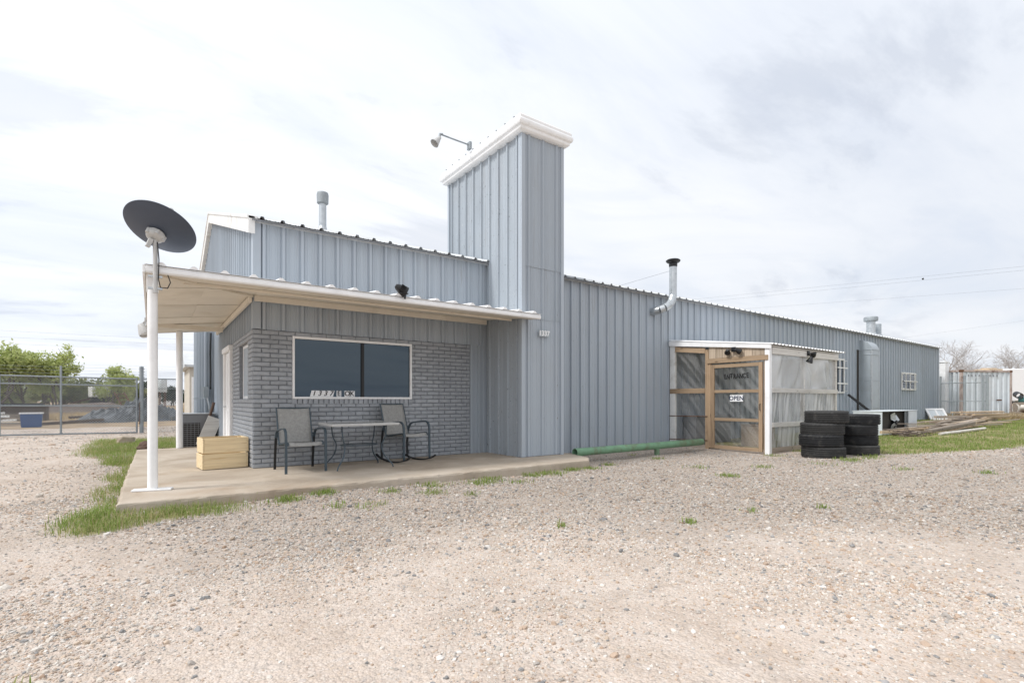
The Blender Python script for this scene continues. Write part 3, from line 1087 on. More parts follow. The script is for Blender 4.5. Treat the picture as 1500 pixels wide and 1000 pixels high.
# tower ---------------------------------------------------------------
TX0, TX1, TY0, TY1, TZ = 5.69, 6.72, 7.67, 10.58, 6.30
tw = MB().box(TX0 + 0.045, TX1 - 0.045, TY0 + 0.045, TY1 - 0.045, -0.1, TZ - 0.01)
tower = tw.build('tower', 'wall', building)
nt_ = 3
wt = (TY1 - TY0) / nt_
pt = rib_profile(wt, 3, rib=0.040)
for k in range(nt_):
    me = sheet_mesh('wall_panel', pt, SL, TZ, west)
    link('wall_panel', me, 'wall_chipped', tower, (TX0 + 0.03, TY0 + k * wt, 0))
pf = rib_profile(TX1 - TX0, 3, rib=0.030)
for z0, z1, dy in ((SL + 0.01, 2.79, 0.0), (2.775, 3.78, -0.009), (3.765, TZ, -0.018)):
    link('wall_panel', sheet_mesh('wall_panel', pf, z0, z1, south), 'wall', tower, (TX0, TY0 + 0.03 + dy, 0))
link('wall_panel', sheet_mesh('wall_panel', rib_profile(TY1 - TY0, 10), -0.1, TZ, lambda u, h, z: (h, u, z)), 'wall', tower, (TX1 - 0.03, TY0, 0))
link('wall_panel', sheet_mesh('wall_panel', rib_profile(TX1 - TX0, 3), 3.5, TZ, lambda u, h, z: (u, h, z)), 'wall', tower, (TX0, TY1 - 0.03, 0))
ct = MB()
ct.box(TX0 - 0.012, TX0 + 0.075, TY0 - 0.016, TY0 + 0.03, SL + 0.005, TZ)
ct.box(TX0 - 0.012, TX0 + 0.03, TY0 + 0.03, TY0 + 0.10, SL + 0.005, TZ)
ct.box(TX1 - 0.06, TX1 + 0.012, TY0 - 0.016, TY0 + 0.04, SL - 0.1, TZ)
ct.box(TX0 - 0.008, TX0 + 0.03, TY1 - 0.06, TY1 + 0.012, 4.0, TZ)
ct.build('corner_trim', 'wall', tower, bevel=0.005)
sc_ = MB()
for zz in (5.25, 4.55, 4.0, 3.7, 2.9, 2.4, 1.5, 0.85):
    for x in (5.86, 6.2, 6.55):
        sc_.box(x + 0.02 * math.sin(zz * 9 + x), x + 0.016 + 0.02 * math.sin(zz * 9 + x), TY0 + 0.005, TY0 + 0.02, zz, zz + 0.016)
sc_.build('fastener_row', 'rust', tower, fix=False)['kind'] = 'stuff'


def cap_ring(name, prof, mat, parent):
    """moulding swept round the tower top; prof of (outward, z)"""
    mb = MB()
    rows = []
    for o_, z in prof:
        rows.append([(TX0 - o_, TY0 - o_, z), (TX1 + o_, TY0 - o_, z), (TX1 + o_, TY1 + o_, z), (TX0 - o_, TY1 + o_, z)])
    n = len(rows)
    vs = [p for r in rows for p in r]
    fs = []
    for i in range(n - 1):
        for k in range(4):
            fs.append((i * 4 + k, i * 4 + (k + 1) % 4, (i + 1) * 4 + (k + 1) % 4, (i + 1) * 4 + k))
    fs.append((3, 2, 1, 0))
    fs.append(tuple((n - 1) * 4 + k for k in range(4)))
    mb.add(vs, fs)
    return mb.build(name, mat, parent, bevel=0.012)


cap = cap_ring('tower_cap', [(0.005, 6.265), (0.06, 6.27), (0.10, 6.30), (0.105, 6.35), (0.135, 6.36), (0.15, 6.40), (0.15, 6.45), (0.125, 6.475), (0.13, 6.53), (0.10, 6.56)], 'white', tower)
rb = MB()
for k in range(10):
    y = TY0 + 0.1 + k * 0.3
    rb.box(TX0 - 0.11, TX0 - 0.085, y, y + 0.025, 6.56, 6.582)
rb.build('cap_fastener', 'galv_dull', tower, fix=False)['kind'] = 'stuff'

# porch slab ------------------------------------------------------------


def slab(name, poly, z0, z1, parent=None, seed=1):
    """concrete slab with a worn, slightly ragged edge"""
    r = random.Random(seed)
    pts = []
    for i in range(len(poly)):
        a, b = Vector((*poly[i], 0)), Vector((*poly[(i + 1) % len(poly)], 0))
        L = (b - a).length
        m = max(1, int(L / 0.09))
        for k in range(m):
            p = a.lerp(b, k / m)
            pts.append(p + (Vector((r.gauss(0, .007), r.gauss(0, .007), 0)) if k else Vector()))
    n = len(pts)
    ctr = Vector((sum(p.x for p in pts) / n, sum(p.y for p in pts) / n, 0))
    vs, fs = [], []
    for (ins, z, jz) in ((0.0, z0, 0), (0.0, z1 - 0.03, .008), (0.012, z1 - 0.008, .003), (0.035, z1, 0)):
        for p in pts:
            d = (ctr - p).normalized()
            vs.append((p.x + d.x * ins, p.y + d.y * ins, z + (r.gauss(0, jz) if jz else 0)))
    for q in range(3):
        for k in range(n):
            fs.append((q * n + k, q * n + (k + 1) % n, (q + 1) * n + (k + 1) % n, (q + 1) * n + k))
    fs.append(tuple(3 * n + k for k in range(n)))
    mb = MB().add(vs, fs)
    o = mb.build(name, 'concrete', parent)
    return o


s1 = struct(slab('porch_slab', [(-0.30, 6.64), (6.45, 6.64), (6.78, 7.0), (6.95, 7.64), (6.95, 8.94), (1.40, 8.94), (1.40, 9.36), (-0.30, 9.46)], -0.15, SL, seed=3))
s2 = struct(slab('porch_slab', [(-0.30, 9.482), (1.36, 9.385), (1.36, 13.9), (-0.26, 13.9)], -0.15, SL - 0.002, seed=5))

# porch roof ------------------------------------------------------------
CX0, CX1, CY0, CYE = -0.06, 5.84, 7.30, 13.9
zf = lambda y: 2.715 + 0.10 * (y - CY0)          # soffit height, front strip
zs = lambda x: 2.715 + 0.118 * (x - CX0)         # soffit height, side strip
cn = MB()
cn.prism([(CX0 + 0.05, CY0 + 0.05, 2.79), (CX0 + 0.05, W, 2.95), (CX0 + 0.05, W, 2.905), (CX0 + 0.05, CY0 + 0.05, 2.745)], (CX1 - CX0 - 0.1, 0, 0))
cn.prism([(CX0 + 0.05, W + 0.005, 2.79), (XL, W + 0.005, 2.92), (XL, W + 0.005, 2.885), (CX0 + 0.05, W + 0.005, 2.748)], (0, CYE - W - 0.05, 0))
canopy = cn.build('porch_roof', 'gap', building)  # near-black body colour puts shade into the open soffit joints
n_c = 6
wc = (CX1 - CX0 + 0.02) / n_c


def can_map(u, h, t):
    return (u, CY0 - 0.035 + t * (W - CY0 + 0.0), 2.797 + t * 0.165 + h)


me_c = sheet_mesh('roof_panel', rib_profile(wc, 3, rib=0.038, half=0.055, top=0.016, minor=0), 0, 1, can_map, True)
for k in range(n_c):
    link('roof_panel', me_c, 'white', canopy, (CX0 - 0.01 + k * wc, 0, 0))


def can_map2(u, h, t):
    return (CX0 - 0.03 + t * (XL - CX0), u, 2.81 + t * 0.15 + h)


link('roof_panel', sheet_mesh('roof_panel', rib_profile(CYE - W, 16, rib=0.03, half=0.05, top=0.02, minor=0), 0, 1, can_map2), 'white', canopy, (0, W, 0))
# fascia: rolled metal edge with a lip
fa = MB()
fa.prism([(CX0, CY0, 2.702), (CX0, CY0 - 0.012, 2.702), (CX0, CY0 - 0.028, 2.718), (CX0, CY0 - 0.028, 2.762), (CX0, CY0 - 0.012, 2.775), (CX0, CY0 - 0.012, 2.792), (CX0, CY0 + 0.02, 2.792), (CX0, CY0 + 0.02, 2.702)], (CX1 - CX0, 0, 0))
fa.build('fascia', 'white', canopy, bevel=0.003)
fa = MB().box(CX0 - 0.028, CX0 - 0.002, CY0 - 0.02, CYE, 2.70, 2.79)
fa.build('fascia', 'white', canopy, bevel=0.004)
fa = MB().prism([(CX1 - 0.03, CY0 + 0.021, 2.705), (CX1 - 0.03, TY0 - 0.03, 2.74), (CX1 - 0.03, TY0 - 0.03, 2.83), (CX1 - 0.03, CY0 + 0.021, 2.80)], (0.028, 0, 0))
fa.build('fascia', 'white', canopy, bevel=0.003)
fa = MB().prism([(CX0, CYE - 0.03, 2.70), (XL, CYE - 0.03, 2.86), (XL, CYE - 0.03, 2.93), (CX0, CYE - 0.03, 2.79)], (0, 0.03, 0))
fa.build('fascia', 'soffit', canopy, bevel=0.003)
# soffit boards: side strip, joints left open
ys_ = [7.33, 8.34, 9.9, 11.4, 12.42, 13.15, CYE - 0.035]
for a, b in zip(ys_[:-1], ys_[1:]):
    for (xa, xb) in ((CX0, 0.62), (0.6215, XL - 0.004)):
        ya, yb = a + 0.022, b - 0.022
        # clipped by the mitre line running to the building corner
        if ya < W:
            cl = lambda x: max(ya, CY0 + 0.03 + (x - CX0) * (W - CY0 - 0.03) / (XL - CX0))
        else:
            cl = lambda x: ya
        p = [(xa, min(cl(xa), yb)), (xb, min(cl(xb), yb)), (xb, yb), (xa, yb)]
        if cl(xb) >= yb:
            xm = CX0 + (yb - CY0 - 0.03) * (XL - CX0) / (W - CY0 - 0.03)
            if xm <= xa + 0.02:
                continue
            p = [(xa, cl(xa)), (xm, yb), (xa, yb)]
        sag = random.uniform(-0.006, 0.003)
        mb = MB().prism([(x, y, zs(x) + sag) for x, y in p], (0, 0, 0.012))
        mb.build('soffit_panel', 'soffit', canopy)
# soffit of the front strip
xs_ = [CX0 + 0.02, 1.30, 2.5, 3.72, 4.9, CX1 - 0.035]
for a, b in zip(xs_[:-1], xs_[1:]):
    mit = lambda x: max(CY0 + 0.03, 0)
    xa, xb = a + 0.006, b - 0.006
    if a < 1.0:
        pts = [(CX0 + 0.03, CY0 + 0.032), (xb, CY0 + 0.032), (xb, W - 0.05)]
    elif b > 5.6:
        pts = [(xa, CY0 + 0.032), (xb, CY0 + 0.032), (xb, TY0 - 0.03), (TX0 - 0.03, TY0 - 0.03), (TX0 - 0.03, W - 0.02), (xa, W - 0.02)]
    else:
        pts = [(xa, CY0 + 0.032), (xb, CY0 + 0.032), (xb, W - 0.02), (xa, W - 0.02)]
    sag = random.uniform(-0.005, 0.003)
    MB().prism([(x, y, zf(y) + sag) for x, y in pts], (0, 0, 0.012)).build('soffit_panel', 'soffit', canopy)
MB().box(XL - 0.0, TX0 - 0.04, W - 0.075, W - 0.03, 2.775, 2.865).build('ledger', 'soffit', canopy, bevel=0.004)
MB().box(XL - 0.075, XL - 0.03, W - 0.03, CYE - 0.05, 2.76, 2.85).build('ledger', 'soffit', canopy, bevel=0.004)
MB().box(CX0 + 0.4, CX1 - 0.2, CY0 + 0.62, CY0 + 0.66, 2.735, 2.772).build('batten', 'soffit', canopy, bevel=0.003)
MB().beam((CX0 + 0.05, CY0 + 0.08, 2.715), (XL - 0.03, W - 0.06, 2.845), 0.035, 0.03).build('mitre_batten', 'soffit', canopy)
MB().box(CX0 + 0.03, XL - 0.08, 12.36, 12.44, 2.67, 2.76).build('crossbeam', 'soffit', canopy, bevel=0.004)
# posts
for x, y, foot in ((0.01, 7.43, True), (0.515, 13.72, False)):
    mb = MB().tube([(x, y, SL + 0.004), (x, y, 2.52 if foot else 2.77)], 0.052 if foot else 0.065, 20)
    p = mb.build('post', 'white', canopy, smooth='auto')
    if foot:
        T = Matrix.Translation((x, y, 0)) @ Matrix.Rotation(math.radians(-14), 4, 'Z')
        MB().box(-0.20, 0.20, -0.065, 0.065, SL + 0.002, SL + 0.022, T).build('foot_plate', 'white', p, bevel=0.004)
        MB().box(x - 0.06, x + 0.06, y - 0.02, y + 0.06, 2.50, 2.725).build('top_bracket', 'white', p, bevel=0.006)

# exhaust stack by the entrance, wall duct, roof vents -------------------
es = MB().tube([(11.0, W + 0.03, 3.60), (11.0, 8.74, 3.60)], 0.10, 20).build('exhaust_stack', 'galv', building, smooth='auto')
pts = [(10.98, 8.80, 3.60), (11.02, 8.68, 3.62), (11.10, 8.60, 3.66), (11.24, 8.57, 3.74), (11.36, 8.57, 3.86), (11.42, 8.57, 4.02)]
for a, b in zip(pts[:-1], pts[1:]):
    MB().tube([a, (Vector(b) + (Vector(b) - Vector(a)) * 0.08)], [0.108, 0.102], 20).build('elbow_segment', 'galv', es, smooth='auto')
MB().tube([(11.42, 8.57, 4.02), (11.43, 8.57, 4.86)], 0.10, 24).build('pipe', 'galv', es, smooth='auto')
MB().lathe([(0.105, 4.80), (0.112, 4.86), (0.105, 4.90), (0.16, 4.92), (0.185, 4.945), (0.19, 4.97), (0.16, 4.995), (0.05, 5.01), (0.0, 5.012)], 28, Matrix.Translation((11.43, 8.57, 0))).build('cap', 'black', es, smooth='auto')
for p in ((10.2, 9.6, 4.27), (12.6, 9.6, 4.27)):
    MB().tube([(11.43, 8.57, 4.72), p], 0.004, 5).build('guy_wire', 'galv_dull', es)
# duct with a rounded elbow
DX0, DX1, DY = 24.35, 25.15, 8.44
prof_ = [(W + 0.02, 0.35), (DY, 0.35), (DY, 3.30)]
for k in range(1, 9):
    a = k / 8 * PI / 2
    prof_.append((W + 0.02 - (W + 0.02 - DY) * math.cos(a), 3.30 + 0.46 * math.sin(a)))
du = MB().prism([(DX0, y, z) for y, z in prof_], (DX1 - DX0, 0, 0)).build('wall_duct', 'duct', building, smooth='auto')
for z in (0.9, 2.05, 3.12, 3.33):
    MB().box(DX0 - 0.015, DX1 + 0.015, DY - 0.015, W - 0.004, z, z + 0.03).build('seam_flange', 'duct', du, bevel=0.004)
MB().box(DX0 - 0.008, DX0 + 0.05, DY - 0.010, DY + 0.05, 0.36, 3.30).build('added_edge_strip', 'galv', du, bevel=0.004)  # added pale strips set off two faces that the light leaves equal
MB().box(DX1 - 0.05, DX1 + 0.008, DY - 0.010, DY + 0.05, 0.36, 3.30).build('added_edge_strip', 'galv', du, bevel=0.004)
MB().box(DX0 - 0.22, DX0 - 0.018, W - 0.005, W + 0.03, 0.3, 3.35).build('duct_side_shade', 'gap', building)  # near-black strip painting in the shade beside the duct
for (x, y, zt_, r, capn) in ((2.67, 10.0, 5.12, 0.068, 1), (28.75, 10.0, 5.25, 0.19, 1), (29.55, 10.0, 5.03, 0.17, 0)):
    zb = EAVE + SLOPE * (y - W) - 0.05
    v = MB().tube([(x, y, zb), (x, y, zt_)], r, 20).build('roof_vent', 'galv' if capn else 'duct', building, smooth='auto')
    if capn:
        MB().lathe([(r * 1.05, zt_ - 0.16), (r * 1.55, zt_ - 0.14), (r * 1.6, zt_ + 0.02), (r * 1.45, zt_ + 0.06), (0.0, zt_ + 0.075)], 20, Matrix.Translation((x, y, 0))).build('cap', 'galv_dull', v, smooth='auto')
    MB().lathe([(r * 2.0, zb + 0.02), (r * 1.3, zb + 0.12), (r * 1.02, zb + 0.2)], 20, Matrix.Translation((x, y, 0))).build('flashing', 'galv', v, smooth='auto')


def barred_window(x0, x1, z0, z1, nv, nh, depth, parent):
    w = MB().box(x0, x1, W - 0.02, W - 0.006, z0, z1).build('wall_window', 'glass', parent)
    f = MB()
    b = 0.075
    f.box(x0 - b, x1 + b, W - 0.06, W - 0.004, z0 - b, z0)
    f.box(x0 - b, x1 + b, W - 0.06, W - 0.004, z1, z1 + b)
    f.box(x0 - b, x0, W - 0.058, W - 0.004, z0, z1)
    f.box(x1, x1 + b, W - 0.058, W - 0.004, z0, z1)
    f.build('window_frame', 'white_old', w, bevel=0.004)
    for k in range(nv):
        x = x0 + (x1 - x0) * (k + 0.5) / nv
        MB().box(x - 0.03, x + 0.03, W - depth - 0.012, W - depth + 0.012, z0 - 0.05, z1 + 0.05).build('bar', 'white_old', w)
    for k in range(nh):
        z = z0 + (z1 - z0) * (k + 0.5) / nh
        MB().box(x0 - 0.05, x1 + 0.05, W - depth - 0.036, W - depth - 0.013, z - 0.025, z + 0.025).build('bar', 'white_old', w)
    for x in (x0 - 0.04, x1 + 0.01):
        for z in (z0, z1 - 0.03):
            MB().box(x, x + 0.03, W - depth - 0.01, W - 0.06, z, z + 0.03).build('bracket', 'white_old', w)
    return w


barred_window(29.2, 30.95, 1.80, 2.50, 3, 1, 0.10, building)
barred_window(21.95, 22.75, 1.58, 2.82, 2, 2, 0.14, building)
MB().beam((22.9, 8.75, 1.45), (24.2, 8.2, 0.55), 0.07, 0.07).build('strut', 'black', building)

# ------------------------------------------------------------------ entrance shelter
VX, VX1, VY, VG = 11.68, 15.25, 6.10, -0.06
vest = thing('entrance_shelter', 'lean-to entrance shelter of lumber and clear plastic sheeting against the long wall', 'shelter', (VX, VY, VG))
vz = lambda y: 2.44 + (y - VY) * (2.80 - 2.44) / (W - VY)      # underside of the shed roof


def vbox(name, x0, x1, y0, y1, z0, z1, mat, bev=0.004, parent=None):
    return MB().box(x0, x1, y0, y1, z0, z1).build(name, mat, parent or vest, bevel=bev)


vbox('corner_post', VX - 0.012, VX + 0.10, VY - 0.012, VY + 0.10, VG, 2.435, 'white')
vbox('corner_post', VX1 - 0.09, VX1, VY + 0.002, VY + 0.09, VG, 2.43, 'greyboard')
vbox('stud', VX, VX + 0.09, 7.67, 7.77, VG, 2.52, 'stud')
vbox('stud', VX - 0.006, VX + 0.08, 8.70, 8.86, VG, 2.76, 'white_old')
vbox('stud', VX + 0.004, VX + 0.088, 6.10 + 0.102, 6.235, VG, 2.20, 'stud')
vbox('stud', 13.4, 13.49, VY + 0.03, VY + 0.11, VG, 2.40, 'greyboard')
MB().prism([(VX - 0.008, 7.775, 2.43), (VX - 0.008, 8.69, 2.54), (VX - 0.008, 8.69, 2.68), (VX - 0.008, 7.775, 2.57)], (0.05, 0, 0)).build('top_plate', 'stud_h', vest, bevel=0.004)
vbox('mid_rail', VX - 0.01, VX + 0.035, 7.775, 8.86, 1.40, 1.53, 'stud_h')
MB().tube([(VX - 0.012, 7.70, 0.80), (VX - 0.012, 8.87, 0.79)], 0.010, 8).build('brace_rod', 'rust', vest)
MB().tube([(VX - 0.012, 7.70, 0.18), (VX - 0.012, 8.87, 0.15)], 0.010, 8).build('brace_rod', 'rust', vest)
vbox('header', VX - 0.03, VX + 0.05, 6.115, 7.70, 2.155, 2.275, 'stud_h')
for k in range(8):
    y0 = 6.13 + k * 0.192
    MB().prism([(VX, y0, 2.28), (VX, y0 + 0.184, 2.28), (VX, y0 + 0.184, vz(y0 + 0.18)), (VX, y0, vz(y0))], (0.018, 0, 0)).build('infill_board', 'infill', vest, bevel=0.002)
# white barge board under the roof edge on the door side
MB().prism([(VX - 0.045, VY - 0.06, 2.415), (VX - 0.045, 8.86, 2.71), (VX - 0.045, 8.86, 2.84), (VX - 0.045, VY - 0.06, 2.545)], (0.04, 0, 0)).build('barge_board', 'white', vest, bevel=0.004)
vr = MB().prism([(VX - 0.005, VY - 0.02, 2.50), (VX - 0.005, W - 0.02, 2.83), (VX - 0.005, W - 0.02, 2.80), (VX - 0.005, VY - 0.02, 2.47)], (VX1 - VX + 0.1, 0, 0)).build('shed_roof', 'greyboard', vest)
nv = 4
wv = (VX1 - VX + 0.36) / nv


def ves_map(u, h, t):
    return (u, VY - 0.10 + t * (W - VY + 0.08), 2.512 + t * 0.345 + h)


me_v = sheet_mesh('roof_panel', rib_profile(wv, 6, rib=0.03, half=0.045, top=0.018, minor=0), 0, 1, ves_map)
for k in range(nv):
    link('roof_panel', me_v, 'white', vr, (VX - 0.06 + k * wv, 0, 0))
# front face boards
vbox('top_plate', VX + 0.105, VX1 + 0.02, VY - 0.03, VY + 0.012, 2.30, 2.455, 'greyboard')
vbox('mid_rail', VX + 0.11, VX1 - 0.05, VY - 0.035, VY + 0.006, 1.395, 1.505, 'greyboard')
vbox('mid_rail', VX + 0.11, VX1 - 0.10, VY - 0.035, VY + 0.006, 0.585, 0.695, 'greyboard')
vbox('kick_board', VX + 0.105, VX1 - 0.02, VY - 0.01, VY + 0.03, VG, 0.10, 'weathered')


def film_panel(name, p0, u, v, nu, nvv, amp, mat, parent, seed, lower=0.5):
    p0, u, v = Vector(p0), Vector(u), Vector(v)
    nrm = u.cross(v).normalized()
    r = random.Random(seed)
    if lower > 0.7:                              # tight upright gathers
        waves = [(r.uniform(18, 60), r.uniform(-5, 7), r.uniform(0, 6.28), r.uniform(0.25, 1)) for _ in range(8)]
    elif lower < 0.3:                            # slanting creases
        waves = [(r.uniform(14, 40), r.uniform(12, 34), r.uniform(0, 6.28), r.uniform(0.25, 1)) for _ in range(8)]
    else:
        waves = [(r.uniform(4, 16), r.uniform(-9, 9), r.uniform(0, 6.28), r.uniform(0.25, 1)) for _ in range(7)]
    tot = sum(w[3] for w in waves)
    rows = []
    for j in range(nvv + 1):
        b = j / nvv
        for i in range(nu + 1):
            a = i / nu
            edge = min(1, 6 * min(a, 1 - a)) * min(1, 8 * min(b, 1 - b) + 0.15)
            h = sum(math.sin(w[0] * a * u.length + w[1] * b * v.length + w[2]) * w[3] for w in waves) / tot
            h = (abs(h) ** 0.75) * (1 if h > 0 else -1)
            rows.append(p0 + u * a + v * b + nrm * (h * amp * edge + amp * 0.8 * math.sin(PI * a * 3 + seed) * edge))
    fs = [(j * (nu + 1) + i, j * (nu + 1) + i + 1, (j + 1) * (nu + 1) + i + 1, (j + 1) * (nu + 1) + i) for j in range(nvv) for i in range(nu)]
    return MB().add(rows, fs).build(name, mat, parent, smooth=True, fix=False)


film_panel('plastic_sheet', (VX + 0.10, VY + 0.035, 1.45), (1.72, 0, 0), (0, 0, 0.88), 60, 34, 0.035, 'film', vest, 1)
film_panel('plastic_sheet', (VX + 1.70, VY + 0.03, 1.45), (1.80, 0, 0), (0, 0, 0.88), 60, 34, 0.045, 'film', vest, 2)
film_panel('plastic_sheet', (VX + 0.10, VY + 0.03, 0.05), (3.42, 0, 0), (0, 0, 1.38), 170, 40, 0.022, 'film_low', vest, 3, 0.9)
film_panel('plastic_sheet', (VX + 0.05, 8.80, 0.02), (0, -1.03, 0), (0, 0, 2.50), 30, 50, 0.008, 'film_clear', vest, 5)
film_panel('plastic_sheet', (VX1 - 0.04, VY + 0.1, 0.0), (0, 2.7, 0), (0, 0, 2.42), 30, 30, 0.015, 'film', vest, 6)
# door
dr = MB().box(VX - 0.02, VX + 0.02, 7.50, 7.61, 0.0, 2.115).build('door', 'stud', vest, bevel=0.004)
MB().box(VX - 0.02, VX + 0.02, 6.255, 6.345, 0.0, 2.115).build('door_stile', 'stud', dr, bevel=0.004)
for z0, z1 in ((0.0, 0.085), (0.70, 0.775), (1.40, 1.475), (2.03, 2.113)):
    MB().box(VX - 0.017, VX + 0.017, 6.347, 7.498, z0, z1).build('door_rail', 'stud_h', dr, bevel=0.004)
film_panel('plastic_sheet', (VX + 0.012, 7.56, 0.03), (0, -1.25, 0), (0, 0, 2.05), 70, 90, 0.007, 'film_clear', dr, 8, 0.1)
MB().tube([(VX - 0.02, 6.30, 0.98), (VX - 0.06, 6.30, 0.99), (VX - 0.06, 6.30, 1.12), (VX - 0.02, 6.30, 1.13)], 0.008).build('handle', 'black', dr, smooth='auto')
vbox('door_jamb', VX - 0.008, VX + 0.06, 7.615, 7.667, 0.0, 2.15, 'stud')
# hand lettering on the plastic of the door
yy = 7.20
for ch, dz, rz_ in (('E', .0, 4), ('N', -.01, -5), ('T', .012, 3), ('R', -.004, -2), ('A', .004, 5), ('N', .0, -3), ('C', .006, 2), ('E', .01, 4)):
    me = text_mesh(ch, 0.165, 0.002, 0, 0.0055)
    me.transform(Matrix.Translation((VX - 0.012, yy, 1.80 + dz)) @ FACE_W @ Matrix.Rotation(math.radians(rz_), 4, 'Z') @ Matrix.Scale(0.72, 4, (1, 0, 0)))
    link('letter', me, 'letter', dr)
    yy -= 0.083
# a few dim things standing inside the shelter
for nm, lb, x0, x1, y0, y1, z0, z1, mt_ in (
        ('storage_box', 'dim dark box on the floor behind the plastic door of the entrance shelter', 12.9, 13.5, 6.9, 7.5, VG, 0.55, 'weathered'),
        ('storage_shelf', 'pale low shelf standing against the wall inside the entrance shelter', 12.2, 13.9, 8.4, 8.8, VG, 0.75, 'acgrey')):
    o = MB().box(x0, x1, y0, y1, z0, z1).box(x0 + 0.04, x1 - 0.04, y0 - 0.015, y0 + 0.001, z0 + 0.08, z1 * 0.5).box(x0 - 0.02, x1 + 0.02, y0 - 0.03, y1, z1 + 0.001, z1 + 0.03).build(nm, mt_, None, bevel=0.006)
    tag(o, lb, 'box' if 'box' in nm else 'shelf')
# OPEN sign
sg = thing('open_sign', 'small white sign reading OPEN hanging on the plastic door', 'sign', (VX - 0.03, 6.89, 1.17))
MB().box(VX - 0.036, VX - 0.030, 6.72, 7.06, 1.185, 1.345).build('board', 'plate', sg, bevel=0.002)
letters('lettering', 'OPEN', 0.145, FACE_W, (VX - 0.038, 6.89, 1.262), 'signblue', sg, offset=0.003)
MB().tube([(VX - 0.033, 7.02, 1.345), (VX - 0.026, 6.89, 1.43), (VX - 0.033, 6.76, 1.345)], 0.003, 5).build('string', 'weathered', sg)


def flood_lamp(name, label, loc, rz, heads, mat='black', base=True):
    """twin floodlight: base plate, two swivelled heads with pale lenses"""
    t_ = thing(name, label, 'floodlight', loc, rz, world=False)
    MB().box(-0.06, 0.06, -0.02, 0.0, -0.06, 0.06).build('mounting_plate', mat, t_, bevel=0.008)
    for hx, hy, hz, yaw, pit, s in heads:
        T = Matrix.Translation((hx, hy, hz)) @ Matrix.Rotation(yaw, 4, 'Z') @ Matrix.Rotation(pit, 4, 'X')
        h = MB().lathe([(0.0, 0.02), (0.03 * s, 0.02), (0.036 * s, 0.0), (0.07 * s, -0.09 * s), (0.072 * s, -0.115 * s), (0.064 * s, -0.115 * s), (0.03 * s, -0.06 * s), (0, -0.06 * s)], 18, T).build('lamp_head', mat, t_, smooth='auto')
        MB().lathe([(0.0, -0.108 * s), (0.062 * s, -0.106 * s), (0.062 * s, -0.10 * s), (0.0, -0.098 * s)], 18, T).build('lens', 'lens', h, smooth='auto')
        MB().tube([(0, -0.01, 0), (hx * 0.5, hy * 0.6, hz * 0.5), (hx, hy, hz)], 0.012, 8).build('arm', mat, t_, smooth='auto')
    return t_


flood_lamp('floodlight', 'black twin floodlight over the wooden door of the entrance shelter', (VX - 0.05, 6.95, 2.46), -PI / 2,
           [(-0.11, -0.10, -0.02, 0.5, 1.1, 1.0), (0.12, -0.10, -0.02, -0.5, 1.1, 1.0)])
flood_lamp('floodlight', 'black twin floodlight on the plastic-covered front of the entrance shelter', (13.5, VY - 0.035, 2.40), 0,
           [(-0.05, -0.10, -0.12, 0.6, 0.4, 1.1), (0.14, -0.10, 0.0, -0.7, 1.2, 1.0)])
flood_lamp('floodlight', 'white twin floodlight under the left edge of the porch roof', (CX0 - 0.03, 11.7, 2.70), -PI / 2,
           [(-0.11, -0.07, -0.10, 0.8, 0.8, 1.6), (0.10, -0.07, -0.10, -0.4, 0.5, 1.6)], 'lamp')
# black lamp lying on the porch roof edge
bl = thing('spotlight', 'black spotlight clamped on the front edge of the white porch roof', 'spotlight', (3.10, 7.27, 2.83), 0, world=False)
T = Matrix.Translation((0.02, 0.0, 0.06)) @ Matrix.Rotation(math.radians(-62), 4, 'Y')
hd = MB().lathe([(0, 0.12), (0.03, 0.118), (0.05, 0.09), (0.085, -0.02), (0.09, -0.06), (0.082, -0.06), (0.03, 0.05), (0, 0.05)], 22, T).build('lamp_head', 'black', bl, smooth='auto')
for k in range(5):
    a = -0.8 + k * 0.35
    MB().box(-0.004, 0.004, -0.095, -0.07, -0.02, 0.06, T @ Matrix.Rotation(a, 4, 'Z')).build('cooling_fin', 'black', hd)
MB().tube([(0.04, -0.02, 0.06), (0.05, -0.06, 0.0), (0.035, -0.055, -0.08)], 0.016, 8).build('clamp', 'black', bl, smooth='auto')
MB().box(-0.03, 0.09, -0.075, 0.06, -0.005, 0.012).build('base', 'black', bl, bevel=0.004)

# sign lamp on the tower
lt = thing('sign_lamp', 'grey gooseneck sign lamp reaching out from the tower top', 'lamp', (TX0 - 0.15, 9.33, 6.5))
MB().box(TX0 - 0.19, TX0 - 0.13, 9.27, 9.39, 6.56, 6.72).build('bracket', 'galv_dull', lt, bevel=0.01)
MB().tube([(TX0 - 0.12, 9.33, 6.66), (TX0 - 0.55, 9.33, 6.67), (4.87, 9.33, 6.68)], 0.016, 10).build('arm', 'galv_dull', lt, smooth='auto')
MB().tube([(4.89, 9.33, 6.69), (4.83, 9.33, 6.68), (4.82, 9.33, 6.60)], 0.026, 10).build('knuckle', 'galv_dull', lt, smooth='auto')
T = Matrix.Translation((4.82, 9.33, 6.60)) @ Matrix.Rotation(math.radians(38), 4, 'Y')
MB().lathe([(0, 0.02), (0.03, 0.02), (0.04, -0.02), (0.075, -0.13), (0.095, -0.19), (0.088, -0.19), (0.03, -0.03), (0, -0.02)], 20, T).build('lamp_shade', 'lamp', lt, smooth='auto')

# house number plate on the tower
hp = thing('number_plate', 'small house number 1337 in white digits on the tower', 'number plate', (6.21, TY0, 2.44))
MB().box(6.085, 6.335, TY0 - 0.034, TY0 - 0.028, 2.445, 2.565).build('plate', 'duct', hp, bevel=0.002)
letters('digits', '1337', 0.135, FACE_S, (6.21, TY0 - 0.037, 2.507), 'plate', hp, offset=0.004)

